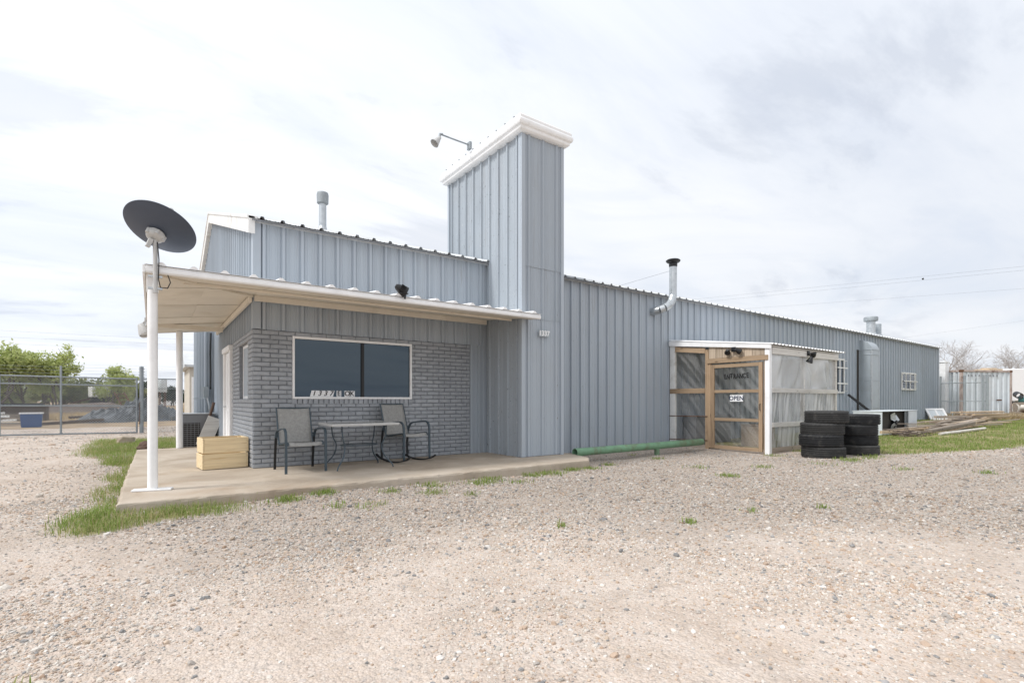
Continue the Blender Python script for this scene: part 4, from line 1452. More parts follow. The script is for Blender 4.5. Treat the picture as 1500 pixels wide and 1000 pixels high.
# ------------------------------------------------------------------ satellite dish
sd = thing('satellite_dish', 'dark grey satellite dish on a grey mast at the porch corner', 'satellite dish', (0.03, 7.245, 2.5))
mx_, my_ = 0.035, 7.235
MB().tube([(mx_, my_, 2.46), (mx_, my_, 2.86), (mx_, my_, 3.08)], 0.024, 16).build('mast', 'lamp', sd, smooth='auto')
for z in (2.50, 2.64):
    MB().box(mx_ - 0.07, mx_ + 0.07, my_ - 0.012, my_ + 0.03, z, z + 0.025).build('clamp', 'galv', sd, bevel=0.004)
MB().tube([(mx_ + 0.02, my_ - 0.03, 3.05), (mx_ + 0.035, my_ - 0.035, 2.85), (mx_ + 0.03, my_ - 0.03, 2.62), (mx_ + 0.05, my_ - 0.01, 2.53), (mx_ + 0.12, my_ + 0.06, 2.54), (mx_ + 0.15, my_ + 0.10, 2.62), (mx_ + 0.12, my_ + 0.1, 2.72)], 0.006, 8).build('cable', 'black', sd, smooth='auto')
view = Vector((0.06, 7.2, 2.03)).normalized()
rightv = view.cross(Vector((0, 0, 1))).normalized()
upv = rightv.cross(view)
nd = (rightv * 0.42 + upv * 0.91) * math.sin(math.radians(51)) + view * math.cos(math.radians(51))
nd.normalize()
maj = nd.cross(view).normalized()
mnr = nd.cross(maj).normalized()
ctr = Vector((0.085, 7.25, 3.235))
vs, fs = [], []
nr, na = 10, 56
A_, B_, DEP = 0.375, 0.385, 0.07
for side in (0, 1):
    for i in range(nr + 1):
        q = i / nr
        for k in range(na):
            a = 2 * PI * k / na
            p = ctr + maj * (A_ * q * math.cos(a)) + mnr * (B_ * q * math.sin(a)) + nd * (DEP * (q * q - 1) + (0.006 if side else 0))
            vs.append(p)
    o_ = side * (nr + 1) * na
    for i in range(nr):
        for k in range(na):
            fs.append((o_ + i * na + k, o_ + i * na + (k + 1) % na, o_ + (i + 1) * na + (k + 1) % na, o_ + (i + 1) * na + k))
e0, e1 = nr * na, (2 * nr + 1) * na
for k in range(na):
    fs.append((e0 + k, e0 + (k + 1) % na, e1 + (k + 1) % na, e1 + k))
MB().add(vs, fs).build('reflector', 'dish', sd, smooth='auto', fix=True)
bc = ctr - nd * (DEP + 0.012) - mnr * 0.0
T = Matrix((maj, mnr, nd)).transposed().to_4x4()
T.translation = Vector((mx_ + 0.0, my_ - 0.0, 3.13))
foot = Vector((mx_, my_, 3.10))
MB().lathe([(0, -0.05), (0.06, -0.05), (0.085, -0.035), (0.095, -0.01), (0.095, 0.03), (0.0, 0.03)], 20, T).build('mounting_bracket', 'lamp', sd, smooth='auto')
for a in (0.4, 1.6, 2.8, 4.4):
    T2 = T @ Matrix.Translation((0.088 * math.cos(a), 0.088 * math.sin(a), -0.01))
    MB().lathe([(0, -0.03), (0.02, -0.03), (0.022, 0.03), (0, 0.03)], 10, T2).build('bracket_lug', 'lamp', sd, smooth='auto')
MB().beam(foot + Vector((-.04, -.02, -.02)), foot + Vector((-0.075, -0.03, -0.12)), 0.045, 0.045).build('feed_arm_stub', 'lamp', sd, bevel=0.004)
feed = ctr + nd * 0.16 + mnr * 0.12
MB().tube([ctr + mnr * 0.30 - nd * 0.02, feed], 0.012, 8).build('feed_arm', 'lamp', sd, smooth='auto')
MB().tube([feed - nd * 0.02, feed + nd * 0.06], [0.03, 0.035], 12).build('receiver', 'lamp', sd, smooth='auto')

# ------------------------------------------------------------------ porch furniture


def smooth_path(pts, n=6):
    """Catmull-Rom through the points"""
    P = [Vector(p) for p in pts]
    out = []
    for i in range(len(P) - 1):
        p0, p1, p2, p3 = P[max(0, i - 1)], P[i], P[i + 1], P[min(len(P) - 1, i + 2)]
        for k in range(n):
            t = k / n
            out.append(0.5 * ((2 * p1) + (-p0 + p2) * t + (2 * p0 - 5 * p1 + 4 * p2 - p3) * t * t + (-p0 + 3 * p1 - 3 * p2 + p3) * t ** 3))
    out.append(P[-1])
    return out


def sling_chair(name, label, loc, rz, rocker):
    c = thing(name, label, 'rocking chair' if rocker else 'chair', loc, rz, world=False)
    hw = 0.265
    lift = 0.055 if rocker else 0.0
    fold = [(-0.29, 0.405), (-0.27, 0.445), (-0.20, 0.452), (0.0, 0.425), (0.17, 0.405), (0.235, 0.43), (0.27, 0.52), (0.33, 0.74), (0.395, 0.965)]
    curve = smooth_path([(0, y, z + lift) for y, z in fold], 5)
    n = len(curve)
    # mesh sling: seat and back, sagging a little in the middle
    i_split = next(i for i, p in enumerate(curve) if p.y > 0.225)
    for nm, seg in (('seat', curve[:i_split + 1]), ('backrest', curve[i_split:])):
        mb = MB()
        cols = 8
        vs = []
        for p in seg:
            for k in range(cols + 1):
                a = k / cols * 2 - 1
                sag = 0.012 * (1 - a * a)
                vs.append((a * (hw - 0.02), p.y + (sag if nm == 'backrest' else 0), p.z - (sag if nm == 'seat' else 0)))
        fs = [(j * (cols + 1) + k, j * (cols + 1) + k + 1, (j + 1) * (cols + 1) + k + 1, (j + 1) * (cols + 1) + k) for j in range(len(seg) - 1) for k in range(cols)]
        mb.add(vs, fs)
        o = mb.build(nm, 'sling', c, smooth=True)
        md = o.modifiers.new('thickness', 'SOLIDIFY')
        md.thickness = 0.006
    for s in (-1, 1):
        MB().tube([(s * (hw - 0.012), p.y, p.z) for p in curve], 0.013, 8).build('sling_rail', 'chairframe', c, smooth='auto')
    MB().tube([(-hw, 0.395, 0.955 + lift), (hw, 0.395, 0.955 + lift)], 0.012, 8).build('top_bar', 'chairframe', c, smooth='auto')
    MB().tube([(-hw, -0.24, 0.43 + lift), (hw, -0.24, 0.43 + lift)], 0.012, 8).build('seat_bar', 'chairframe', c, smooth='auto')
    MB().tube([(-hw, 0.20, 0.39 + lift), (hw, 0.20, 0.39 + lift)], 0.012, 8).build('seat_bar', 'chairframe', c, smooth='auto')
    for s in (-1, 1):
        x = s * (hw + 0.022)
        zb = 0.05 if rocker else 0.005
        arm = smooth_path([(x, -0.305, zb), (x, -0.30, 0.35), (x, -0.295, 0.55 + lift), (x, -0.255, 0.63 + lift), (x, -0.17, 0.655 + lift), (x, 0.05, 0.635 + lift), (x, 0.20, 0.60 + lift), (x, 0.275, 0.50 + lift)], 5)
        k = next(i for i, p in enumerate(arm) if p.z > 0.56 + lift)
        # flat oval tube: front leg, arm and rear leg are one bent bar each side, the leg below, the arm above
        for nm, seg in (('leg', arm[:k + 1]), ('armrest', arm[k:])):
            mb = MB()
            for a, b in zip(seg[:-1], seg[1:]):
                d = (b - a).normalized()
                mb.beam(a - d * 0.004, b + d * 0.004, 0.036, 0.02, up=Vector((1, 0, 0)).cross(d))
            mb.build(nm, 'chairframe', c, bevel=0)
        rear = [(x, 0.275, 0.505 + lift), (x, 0.31, 0.30), (x, 0.345 if not rocker else 0.30, zb)]
        mb = MB()
        for a, b in zip(rear[:-1], rear[1:]):
            mb.beam(a, b, 0.034, 0.02, up=(0, 1, 0.2))
        mb.build('leg', 'black', c)  # rear leg coloured darker for the shade it stands in
        MB().tube([(x, 0.26, 0.53 + lift), (s * hw, 0.28, 0.56 + lift)], 0.011, 8).build('bracket', 'chairframe', c)
        if rocker:
            run_ = [(x, -0.46 + 0.92 * q / 12, 0.014 + 0.34 * (q / 12 - 0.5) ** 2 + (0.02 if q in (0, 12) else 0)) for q in range(13)]
            mb = MB()
            for a, b in zip(run_[:-1], run_[1:]):
                mb.beam(a, b, 0.036, 0.022)
            mb.build('runner', 'black', c)
    return c


sling_chair('patio_chair', 'grey mesh patio armchair with straight legs, left of the glass table', (1.87, 8.25, SL), math.radians(3), False)
sling_chair('rocking_chair', 'grey mesh rocking chair on curved black runners, right of the glass table', (3.68, 8.42, SL), math.radians(16), True)

tb_ = thing('patio_table', 'glass-topped patio table with thin curved legs under the front window', 'table', (2.74, 8.12, SL), math.radians(1), world=False)
tx, ty, th = 0.54, 0.36, 0.715
MB().box(-tx + 0.03, tx - 0.03, -ty + 0.03, ty - 0.03, th - 0.008, th).build('table_top', 'tableglass', tb_)
rim = MB()
rim.box(-tx, tx, -ty, -ty + 0.034, th - 0.034, th + 0.006)
rim.box(-tx, tx, ty - 0.034, ty, th - 0.034, th + 0.006)
rim.box(-tx, -tx + 0.034, -ty + 0.034, ty - 0.034, th - 0.034, th + 0.004)
rim.box(tx - 0.034, tx, -ty + 0.034, ty - 0.034, th - 0.034, th + 0.004)
rim.build('rim', 'lamp', tb_, bevel=0.006)
for sx in (-1, 1):
    for sy in (-1, 1):
        p = smooth_path([(sx * 0.36, sy * 0.26, th - 0.03), (sx * 0.345, sy * 0.25, 0.50), (sx * 0.30, sy * 0.21, 0.36), (sx * 0.33, sy * 0.24, 0.20), (sx * 0.43, sy * 0.31, 0.06), (sx * 0.45, sy * 0.32, 0.004)], 6)
        MB().tube(p, 0.011, 8).build('leg', 'chairframe', tb_, smooth='auto')
ring = [(0.30 * math.cos(a), 0.21 * math.sin(a), 0.365) for a in [2 * PI * k / 28 for k in range(29)]]
MB().tube(ring, 0.008, 6, caps=False).build('brace_ring', 'chairframe', tb_, smooth='auto')

# pine crate: two tiers of boards
cr = thing('pine_crate', 'fresh pine wood crate of two tiers at the brick corner', 'crate', (0.93, 9.36, SL), math.radians(6), world=False)
cw, cd, chh = 0.60, 0.46, 0.235
for tier in range(2):
    z0 = 0.008 + tier * (chh + 0.012)
    sh = 0.008 * tier
    for nm, b in (('side_board', (-cw / 2, cw / 2, -cd / 2, -cd / 2 + 0.022)), ('side_board', (-cw / 2, cw / 2, cd / 2 - 0.022, cd / 2))):
        MB().box(b[0] + sh, b[1] + sh, b[2], b[3], z0, z0 + chh).build(nm, 'pine', cr, bevel=0.003)
    for x in (-cw / 2 - 0.022, cw / 2 + 0.001):
        MB().box(x + sh, x + 0.02 + sh, -cd / 2, cd / 2, z0 + 0.004, z0 + chh - 0.003).build('end_board', 'pine', cr, bevel=0.003)
    for x in (-cw / 2 + 0.001, cw / 2 - 0.041):
        for y in (-cd / 2 + 0.023, cd / 2 - 0.063):
            MB().box(x + sh, x + sh + 0.04, y, y + 0.04, z0 + 0.002, z0 + chh - 0.006).build('corner_block', 'pine', cr)
MB().box(-cw / 2 + 0.002, cw / 2 - 0.002, -cd / 2 + 0.023, cd / 2 - 0.023, 0.004, 0.02).build('bottom_board', 'pine', cr)

# ------------------------------------------------------------------ things beside the porch
ac = thing('condenser_unit', 'grey air conditioner cabinet with dark grille behind the rear porch post', 'air conditioner', (0.85, 14.5, 0.0))
MB().box(0.52, 1.26, 14.12, 14.85, 0.05, 0.88).build('cabinet', 'acgrey', ac, bevel=0.012)
MB().box(0.50, 1.28, 14.10, 14.87, 0.885, 0.905).build('lid', 'galv', ac, bevel=0.005)
gr = MB().box(0.56, 0.94, 14.112, 14.119, 0.10, 0.68).build('grille', 'gap', ac)
for k in range(12):
    z = 0.13 + k * 0.047
    MB().box(0.56, 0.94, 14.098, 14.110, z, z + 0.012).build('louvre', 'acgrey', gr)
for k in range(5):
    x = 0.60 + k * 0.075
    MB().box(x, x + 0.010, 14.094, 14.097, 0.10, 0.68).build('louvre', 'acgrey', gr)
MB().box(1.10, 1.24, 14.105, 14.119, 0.10, 0.26).build('access_panel', 'gap', ac, bevel=0.004)
MB().box(0.45, 1.33, 14.0, 14.95, -0.08, 0.05).build('pad', 'concrete', ac)
o = MB().beam((0.98, 13.93, SL + 0.005), (1.24, 13.97, 0.80), 0.30, 0.018, up=(0, 1, 0)).build('leaning_board', 'greyboard', None, bevel=0.003)
tag(o, 'pale board leaning on the wall behind the pine crate', 'board')
o = MB().tube([(0.93, 14.03, 0.05), (1.05, 14.02, 0.5), (1.22, 14.06, 1.16)], 0.032, 10).build('leaning_pole', 'brownpipe', None, smooth='auto')
tag(o, 'rusty brown pole leaning on the wall behind the pine crate', 'pole')
for (x, y, a, l, lb) in ((-0.25, 14.6, 0.3, 0.55, 'short brown board lying in the grass behind the porch slab'),):
    o = MB().beam((x, y, float(tz(x, y)) + 0.03), (x + l * math.cos(a), y + l * math.sin(a), float(tz(x, y)) + 0.035), 0.14, 0.035).build('loose_board', 'brownpipe', None, bevel=0.004)
    tag(o, lb, 'board')


def rock(name, label, loc, s, mat, seed):
    bm = bmesh.new()
    bmesh.ops.create_icosphere(bm, subdivisions=2, radius=1)
    r = random.Random(seed)
    ph = [r.uniform(0, 6) for _ in range(6)]
    for v in bm.verts:
        k = 1 + 0.16 * math.sin(3 * v.co.x + ph[0]) + 0.12 * math.sin(4 * v.co.y + ph[1]) + 0.10 * math.sin(5 * v.co.z + ph[2]) + r.uniform(-.05, .05)
        v.co = Vector((v.co.x * s[0], v.co.y * s[1], v.co.z * s[2])) * k
    me = bpy.data.meshes.new(name)
    bm.to_mesh(me)
    bm.free()
    o = link(name, me, mat, None, loc)
    return tag(o, label, 'rock')


rock('rock', 'reddish rock beside the grass behind the front porch post', (-0.12, 13.75 + 0.6, 0.13), (0.18, 0.14, 0.12), 'brownpipe', 4)
rock('rock', 'pale rock at the foot of the gate post', (-0.55, 17.2, 0.14), (0.22, 0.16, 0.15), 'concrete', 5)

# green pipe bumper
gp = thing('green_pipe_rail', 'green painted pipe rail lying low before the long wall', 'pipe rail', (9.1, 7.6, -0.05))
mb = MB()
mb.lathe([(0.082, 0.0), (0.082, 4.42), (0.070, 4.42), (0.070, 0.0)], 22, Matrix.Translation((6.93, 7.55, 0.165)) @ Matrix.Rotation(math.radians(1.3), 4, 'Z') @ Matrix.Rotation(PI / 2, 4, 'Y'), closed=True)
mb.build('pipe', 'green', gp, smooth='auto')
for x in (7.06, 9.55):
    y = 7.55 + (x - 6.93) * 0.0227
    MB().tube([(x, y, -0.12), (x, y, 0.12)], 0.062, 14).build('leg', 'green', gp, smooth='auto')
MB().lathe([(0, 0.0), (0.068, 0.0), (0.068, 0.02), (0, 0.02)], 16, Matrix.Translation((7.2, 7.556, 0.165)) @ Matrix.Rotation(PI / 2, 4, 'Y')).build('rusty_inside', 'rust', gp)

# ------------------------------------------------------------------ stacked tyres


def tyre_mesh(seed):
    R, hwid = 0.455, 0.128
    tread = []
    zs_ = [-0.108, -0.066, -0.056, -0.022, -0.012, 0.012, 0.022, 0.056, 0.066, 0.108]
    for i, z in enumerate(zs_):
        deep = i in (2, 3) or i in (6, 7)
        tread.append((R - (0.0), z))
    grooves = [(-0.075, -0.058), (-0.028, -0.012), (0.012, 0.028), (0.058, 0.075)]
    tread = [(R - 0.006, -0.108)]
    for a, b in grooves:
        tread += [(R, a - 0.001), (R - 0.020, a + 0.001), (R - 0.020, b - 0.001), (R, b + 0.001)]
    tread.append((R - 0.006, 0.108))
    prof = tread + [(R - 0.022, hwid - 0.004), (R - 0.05, hwid), (R - 0.10, hwid + 0.003), (R - 0.15, hwid - 0.010), (0.275, 0.100), (0.262, 0.085),
                    (0.27, 0.07), (0.36, 0.085), (R - 0.03, 0.06), (R - 0.03, -0.06), (0.36, -0.085), (0.27, -0.07),
                    (0.262, -0.085), (0.275, -0.100), (R - 0.15, -hwid + 0.010), (R - 0.10, -hwid - 0.003), (R - 0.05, -hwid), (R - 0.022, -hwid + 0.004)]
    mb = MB()
    n = 96
    mb.lathe(prof, n, closed=True)
    # cut shoulder blocks
    L_ = len(prof)
    for idx in (0, len(tread) - 1, len(tread), L_ - 1):
        for k in range(n):
            if k % 3 == 0:
                x, y, z = mb.v[idx * n + k]
                q = 0.986
                mb.v[idx * n + k] = (x * q, y * q, z)
    return mb.mesh('tyre')


ty_me = tyre_mesh(1)
stackA = [(11.88, 5.02), (11.86, 5.04), (11.82, 5.05), (11.90, 4.98)]
stackB = [(12.98, 4.78), (12.96, 4.80), (12.99, 4.81), (13.0, 4.77)]
names = ['bottom', 'second lowest', 'second from top', 'topmost']
for (st, nm, sc_s) in ((stackA, 'taller left stack', 1.0), (stackB, 'lower right stack', 0.89)):
    zg = float(tz(*st[0])) - 0.012
    for i, (x, y) in enumerate((st[0], st[2], st[1], st[3])):
        pos = ('bottom', 'second lowest', 'third', 'topmost')[i]
        o = link('tyre', ty_me, 'rubber', None, (x + random.uniform(-.015, .015), y, zg + 0.128 * sc_s + i * 0.252 * sc_s))
        o.rotation_euler = (random.uniform(-.015, .015), random.uniform(-.015, .015), random.uniform(0, 6))
        o.scale = (0.925, 0.925, sc_s)
        tag(o, '%s black tyre of the %s beside the entrance shelter' % (pos, nm), 'tyre', 'stacked tyres')

# ------------------------------------------------------------------ junk by the far end of the long wall
cu = thing('cooler_cabinet', 'open metal cooler cabinet with exposed fan on the grass behind the tyres', 'cooler', (20.2, 6.9, 0.03))
gx = float(tz(20.4, 6.7)) - 0.01
A0, A1, B0, B1, Zt = 19.6, 22.9, 6.50, 7.35, gx + 0.78
ca = MB()
ca.box(A0, A1, B1 - 0.03, B1, gx, Zt)
ca.box(A0, A0 + 0.04, B0, B1 - 0.03, gx, Zt)
ca.box(A1 - 0.85, A1, B0, B1 - 0.03, gx, Zt)
ca.box(A0 + 0.04, A1 - 0.85, B0, B1 - 0.03, gx, gx + 0.04)
ca.build('cabinet', 'container', cu, bevel=0.008)
MB().box(A0 - 0.02, A1 + 0.02, B0 - 0.02, B1 + 0.02, Zt + 0.002, Zt + 0.022).build('lid', 'container', cu, bevel=0.006)
MB().box(A0 + 0.045, A1 - 0.86, B0 + 0.16, B1 - 0.035, gx + 0.045, Zt - 0.004).build('interior_shade', 'gap', cu)  # near-black block paints in the shade of the open cabinet
for x in (A1 - 0.92, A1 - 1.15):
    MB().box(x, x + 0.05, B0 - 0.004, B0 + 0.04, gx + 0.045, Zt - 0.004).build('front_strut', 'galv_dull', cu)
fanc = Vector((A0 + 1.35, B0 + 0.04, gx + 0.40))
MB().box(A1 - 0.862, A1 - 0.852, B0 + 0.002, B0 + 0.158, gx + 0.045, Zt - 0.004).build('interior_shade', 'gap', cu)  # dark sheet over the pale inner face, standing in for its shade
fan = MB().tube([fanc + Vector((0, -.04, 0)), fanc + Vector((0, .11, 0))], 0.075, 14).build('fan', 'black', cu, smooth='auto')
for k in range(4):
    a = k * PI / 2 + 0.6
    d = Vector((math.cos(a), 0, math.sin(a)))
    e = Vector((-math.sin(a), 0, math.cos(a)))
    q = [fanc + d * 0.07 - e * 0.05, fanc + d * 0.33 - e * 0.13, fanc + d * 0.36 + e * 0.06 + Vector((0, .07, 0)), fanc + d * 0.22 + e * 0.13 + Vector((0, .07, 0)), fanc + d * 0.07 + e * 0.05]
    MB().prism(q, (0, 0.012, 0)).build('fan_blade', 'galv', fan)
o = MB().beam((23.2, 8.05, 0.55), (24.25, 8.3, 0.42), 0.7, 0.03).build('sheet_cover', 'white_old', None, bevel=0.004)
MB().box(23.25, 24.2, 7.9, 8.4, float(tz(23.6, 8.1)) - 0.02, 0.45).build('base', 'container', o, bevel=0.01)
tag(o, 'pale low metal housing with a sloping cover at the foot of the wall duct', 'housing')

wp = thing('window_sash', 'white window sash leaning at the far corner of the long wall', 'window', (33.0, 8.2, 0.15))
_r = Vector((math.sin(YAW), -math.cos(YAW), 0))
_f = Vector((math.cos(YAW), math.sin(YAW), 0))
_u = (_f * 0.55 + Vector((0, 0, 0.83))).normalized()
T = Matrix((_r, _u.cross(_r) * -1, _u)).transposed().to_4x4()
T.translation = Vector((32.35, 8.62, float(tz(32.3, 8.0)) + 0.0))
MB().box(0, 0.95, 0, 0.05, 0, 0.10, T).box(0, 0.95, 0, 0.05, 0.6, 0.70, T).box(0, 0.10, 0.001, 0.049, 0.1, 0.6, T).box(0.85, 0.95, 0.001, 0.049, 0.1, 0.6, T).box(0.43, 0.52, 0.001, 0.049, 0.1, 0.6, T).build('frame', 'white', wp)
for a, b in ((0.1, 0.43), (0.52, 0.85)):
    MB().box(a, b, 0.02, 0.028, 0.1, 0.6, T).build('pane', 'container', wp)

# lumber pile: each board is a thing of its own
rl = random.Random(21)


def lay_board(x, y, z, ang, L, w, h, mat, label, pitch=0.0):
    me = MB().box(-L / 2, L / 2, -w / 2, w / 2, -h / 2, h / 2).mesh('board')
    o = link('board', me, mat, None, (x, y, z))
    o.rotation_euler = (rl.uniform(-.08, .08), pitch, ang)
    m = o.modifiers.new('bevel', 'BEVEL')
    m.width = 0.004
    tag(o, label, 'board', 'boards in the lumber pile')
    return o


for k in range(46):
    t_ = k / 45
    x = 21.0 + 8.6 * t_ + rl.uniform(-.6, .6)
    y = 5.85 + 0.02 * (x - 21.0) + rl.uniform(-.42, .42)
    z = float(tz(x, y)) + 0.03 + 0.085 * (k % 4) + 0.14 * t_ * rl.random()
    pale = rl.random() < 0.3
    size = ('long', 'short')[rl.random() < 0.4]
    wide = rl.choice((0.045, 0.07, 0.09, 0.14, 0.19))
    where = ('near end', 'middle', 'far end')[min(2, int(t_ * 3))]
    lay_board(x, y, z, math.radians(-7 + rl.uniform(-13, 13)), rl.uniform(3.0, 4.4) if size == 'long' else rl.uniform(1.3, 2.4), wide, rl.choice((0.03, 0.04, 0.09)), 'lightlumber' if pale else 'weathered',
              '%s %s %s board at the %s of the lumber pile' % (size, 'narrow' if wide < 0.1 else 'wide', 'pale tan' if pale else 'weathered brown', where), rl.uniform(-.06, .03))
for k in range(11):
    x = 29.6 + rl.uniform(-.25, .25)
    y = 6.3 - 0.16 * (k % 4) + rl.uniform(-.03, .03)
    z = float(tz(x, y)) + 0.33 + 0.10 * (k // 4)
    lay_board(x, y, z, math.radians(-10 + rl.uniform(-3, 3)), rl.uniform(3.2, 3.8), 0.10, 0.06, 'lightlumber',
              '%s board of the pale tan bundle on top of the lumber pile' % ('bottom layer', 'middle layer', 'top layer')[k // 4])
o = MB().beam((31.4, 4.9, 0.75), (32.6, 3.9, 0.24), 1.0, 0.03).build('plywood_sheet', 'brownpipe', None)
tag(o, 'brown plywood sheet leaning on the far end of the lumber pile', 'plywood')
o = MB().tube([(20.6, 5.25, float(tz(20.6, 5.25)) + 0.05), (24.9, 5.05, float(tz(24.9, 5.05)) + 0.05)], 0.05, 10).build('pale_pole', 'white_pipe', None, smooth='auto')
tag(o, 'long pale green-white pole on the grass in front of the lumber pile', 'pole')
bz = thing('brush_heap', 'small heap of dark twigs at the near end of the lumber pile', 'twigs', (19.9, 6.0, 0.1))
mb = MB()
for k in range(60):
    p = Vector((19.9 + rl.uniform(-.5, .6), 5.9 + rl.uniform(-.4, .4), 0.06 + rl.uniform(0, .16)))
    d = Vector((rl.uniform(-.4, .4), rl.uniform(-.4, .4), rl.uniform(-.05, .1)))
    mb.tube([p, p + d], 0.012, 4)
mb.build('twigs', 'bark', bz)['kind'] = 'stuff'

F_ = Vector((math.cos(YAW), math.sin(YAW), 0))
R_ = Vector((math.sin(YAW), -math.cos(YAW), 0))


def far(px, depth):
    """ground point at a picture column and a distance, used once to read positions off the photograph"""
    p = (F_ + R_ * ((px - 750) / 741.0)) * depth
    return p



# ------------------------------------------------------------------ fences


def chain_link(p0, p1, z0, z1, sp, r):
    """diamond mesh of thin wires between two ground points"""
    p0, p1 = Vector((*p0, 0)), Vector((*p1, 0))
    L = (p1 - p0).length
    d = (p1 - p0).normalized()
    H = z1 - z0
    mb = MB()
    for sgn in (1, -1):
        u = -H
        while u < L:
            a0, a1 = u, u + H
            t0, t1 = max(0, -a0) / H, min(1, (L - a0) / H)
            if t1 > t0:
                pa = p0 + d * (a0 + t0 * H)
                pb = p0 + d * (a0 + t1 * H)
                za, zb = (z0 + t0 * H, z0 + t1 * H) if sgn > 0 else (z1 - t0 * H, z1 - t1 * H)
                mb.tube([(pa.x, pa.y, za), (pb.x, pb.y, zb)], r, 3, caps=False)
            u += sp
    return mb


GY = 23.0
gate = thing('chain_link_gate', 'wide chain link yard gate with pipe rails, left of the porch', 'gate', (-2.4, GY, 0))
gz = lambda x: 0.06
for z in (0.08, 1.04, 1.77, 2.03):
    MB().tube([(-5.6, GY, z + 0.02), (-0.42, GY, z - 0.03)], 0.026, 10).build('rail', 'galv_dull', gate, smooth='auto')
for x in (-5.6, -4.02, -2.52, -0.44):
    MB().tube([(x, GY, 0.05), (x, GY, 2.40 if x == -2.52 else 2.05)], 0.032, 10).build('upright', 'galv_dull', gate, smooth='auto')
o = chain_link((-5.6, GY + 0.012), (-0.44, GY + 0.012), 0.08, 2.0, 0.085, 0.0048).build('wire_mesh', 'galv_dull', gate, fix=False)
o['kind'] = 'stuff'
for q in range(3):
    MB().tube([(-5.6, GY, 2.14 + q * 0.11), (-0.44, GY, 2.14 + q * 0.11)], 0.003, 4).build('barbed_wire', 'galv_dull', gate)
# a second mesh fence straight behind the gate, its own posts
fn = thing('chain_link_fence', 'chain link fence section with barbed wire between gate post and building', 'fence', (0.3, GY, 0))
for x, r, h in ((-0.30, 0.065, 2.42), (0.86, 0.05, 2.35)):
    p = MB().tube([(x, GY, -0.05), (x, GY, h)], r, 14).build('post', 'galv_dull', fn, smooth='auto')
    MB().lathe([(r * 1.15, h), (r * 1.05, h + 0.03), (0.0, h + 0.06)], 14, Matrix.Translation((x, GY, 0))).build('cap', 'galv_dull', p, smooth='auto')
    for q in range(5):
        MB().beam((x - 0.09, GY, 1.95 + q * 0.1), (x + 0.10, GY, 1.97 + q * 0.1), 0.02, 0.02).build('wire_hook', 'galv_dull', p)
MB().tube([(-0.24, GY, 2.02), (0.81, GY, 2.02)], 0.022, 10).build('rail', 'galv_dull', fn)
MB().tube([(-0.24, GY, 1.66), (0.81, GY, 1.66)], 0.012, 8).build('rail', 'galv_dull', fn)
for q in range(5):
    MB().tube([(-0.3, GY, 2.10 + q * 0.07), (0.9, GY, 2.10 + q * 0.07)], 0.003, 4).build('barbed_wire', 'galv_dull', fn)
o = chain_link((-0.24, GY), (0.81, GY), 0.06, 2.0, 0.085, 0.0048).build('wire_mesh', 'galv_dull', fn, fix=False)
o['kind'] = 'stuff'
ch = MB()
for k in range(16):
    ch.beam((-0.37, GY - 0.07, 0.35 + k * 0.05), (-0.36 + 0.02 * (k % 2), GY - 0.08, 0.40 + k * 0.05), 0.02, 0.012)
o = ch.build('gate_chain', 'rust', None)
tag(o, 'rusty chain hanging between gate and gate post', 'chain')

# ------------------------------------------------------------------ yard behind the gate
tub = thing('plastic_tub', 'blue plastic tub behind the chain link gate', 'tub', (-4.40, 31.1, 0.02), 0.1, world=False)
tub.scale = (0.66, 0.66, 0.75)
s4 = lambda w, d, z: [(-w, -d, z), (w, -d, z), (w, d, z), (-w, d, z)]
rows = [s4(0.50, 0.36, 0), s4(0.56, 0.42, 0.86), s4(0.53, 0.39, 0.86), s4(0.47, 0.33, 0.06)]
vs = [p for r_ in rows for p in r_]
fs = [(3, 2, 1, 0)] + [(i * 4 + k, i * 4 + (k + 1) % 4, (i + 1) * 4 + (k + 1) % 4, (i + 1) * 4 + k) for i in range(3) for k in range(4)] + [(12, 13, 14, 15)]
MB().add(vs, fs).build('shell', 'bluetub', tub, bevel=0.02)
rimm = MB().box(-0.60, 0.60, -0.46, -0.40, 0.80, 0.88).box(-0.60, 0.60, 0.40, 0.46, 0.80, 0.88).box(-0.60, -0.54, -0.40, 0.40, 0.80, 0.878).box(0.54, 0.60, -0.40, 0.40, 0.80, 0.878)
rimm.build('rim', 'plate', tub, bevel=0.01)
MB().box(-0.12, 0.10, -0.47, -0.435, 0.70, 0.79).build('handle', 'bluetub', tub, bevel=0.01)


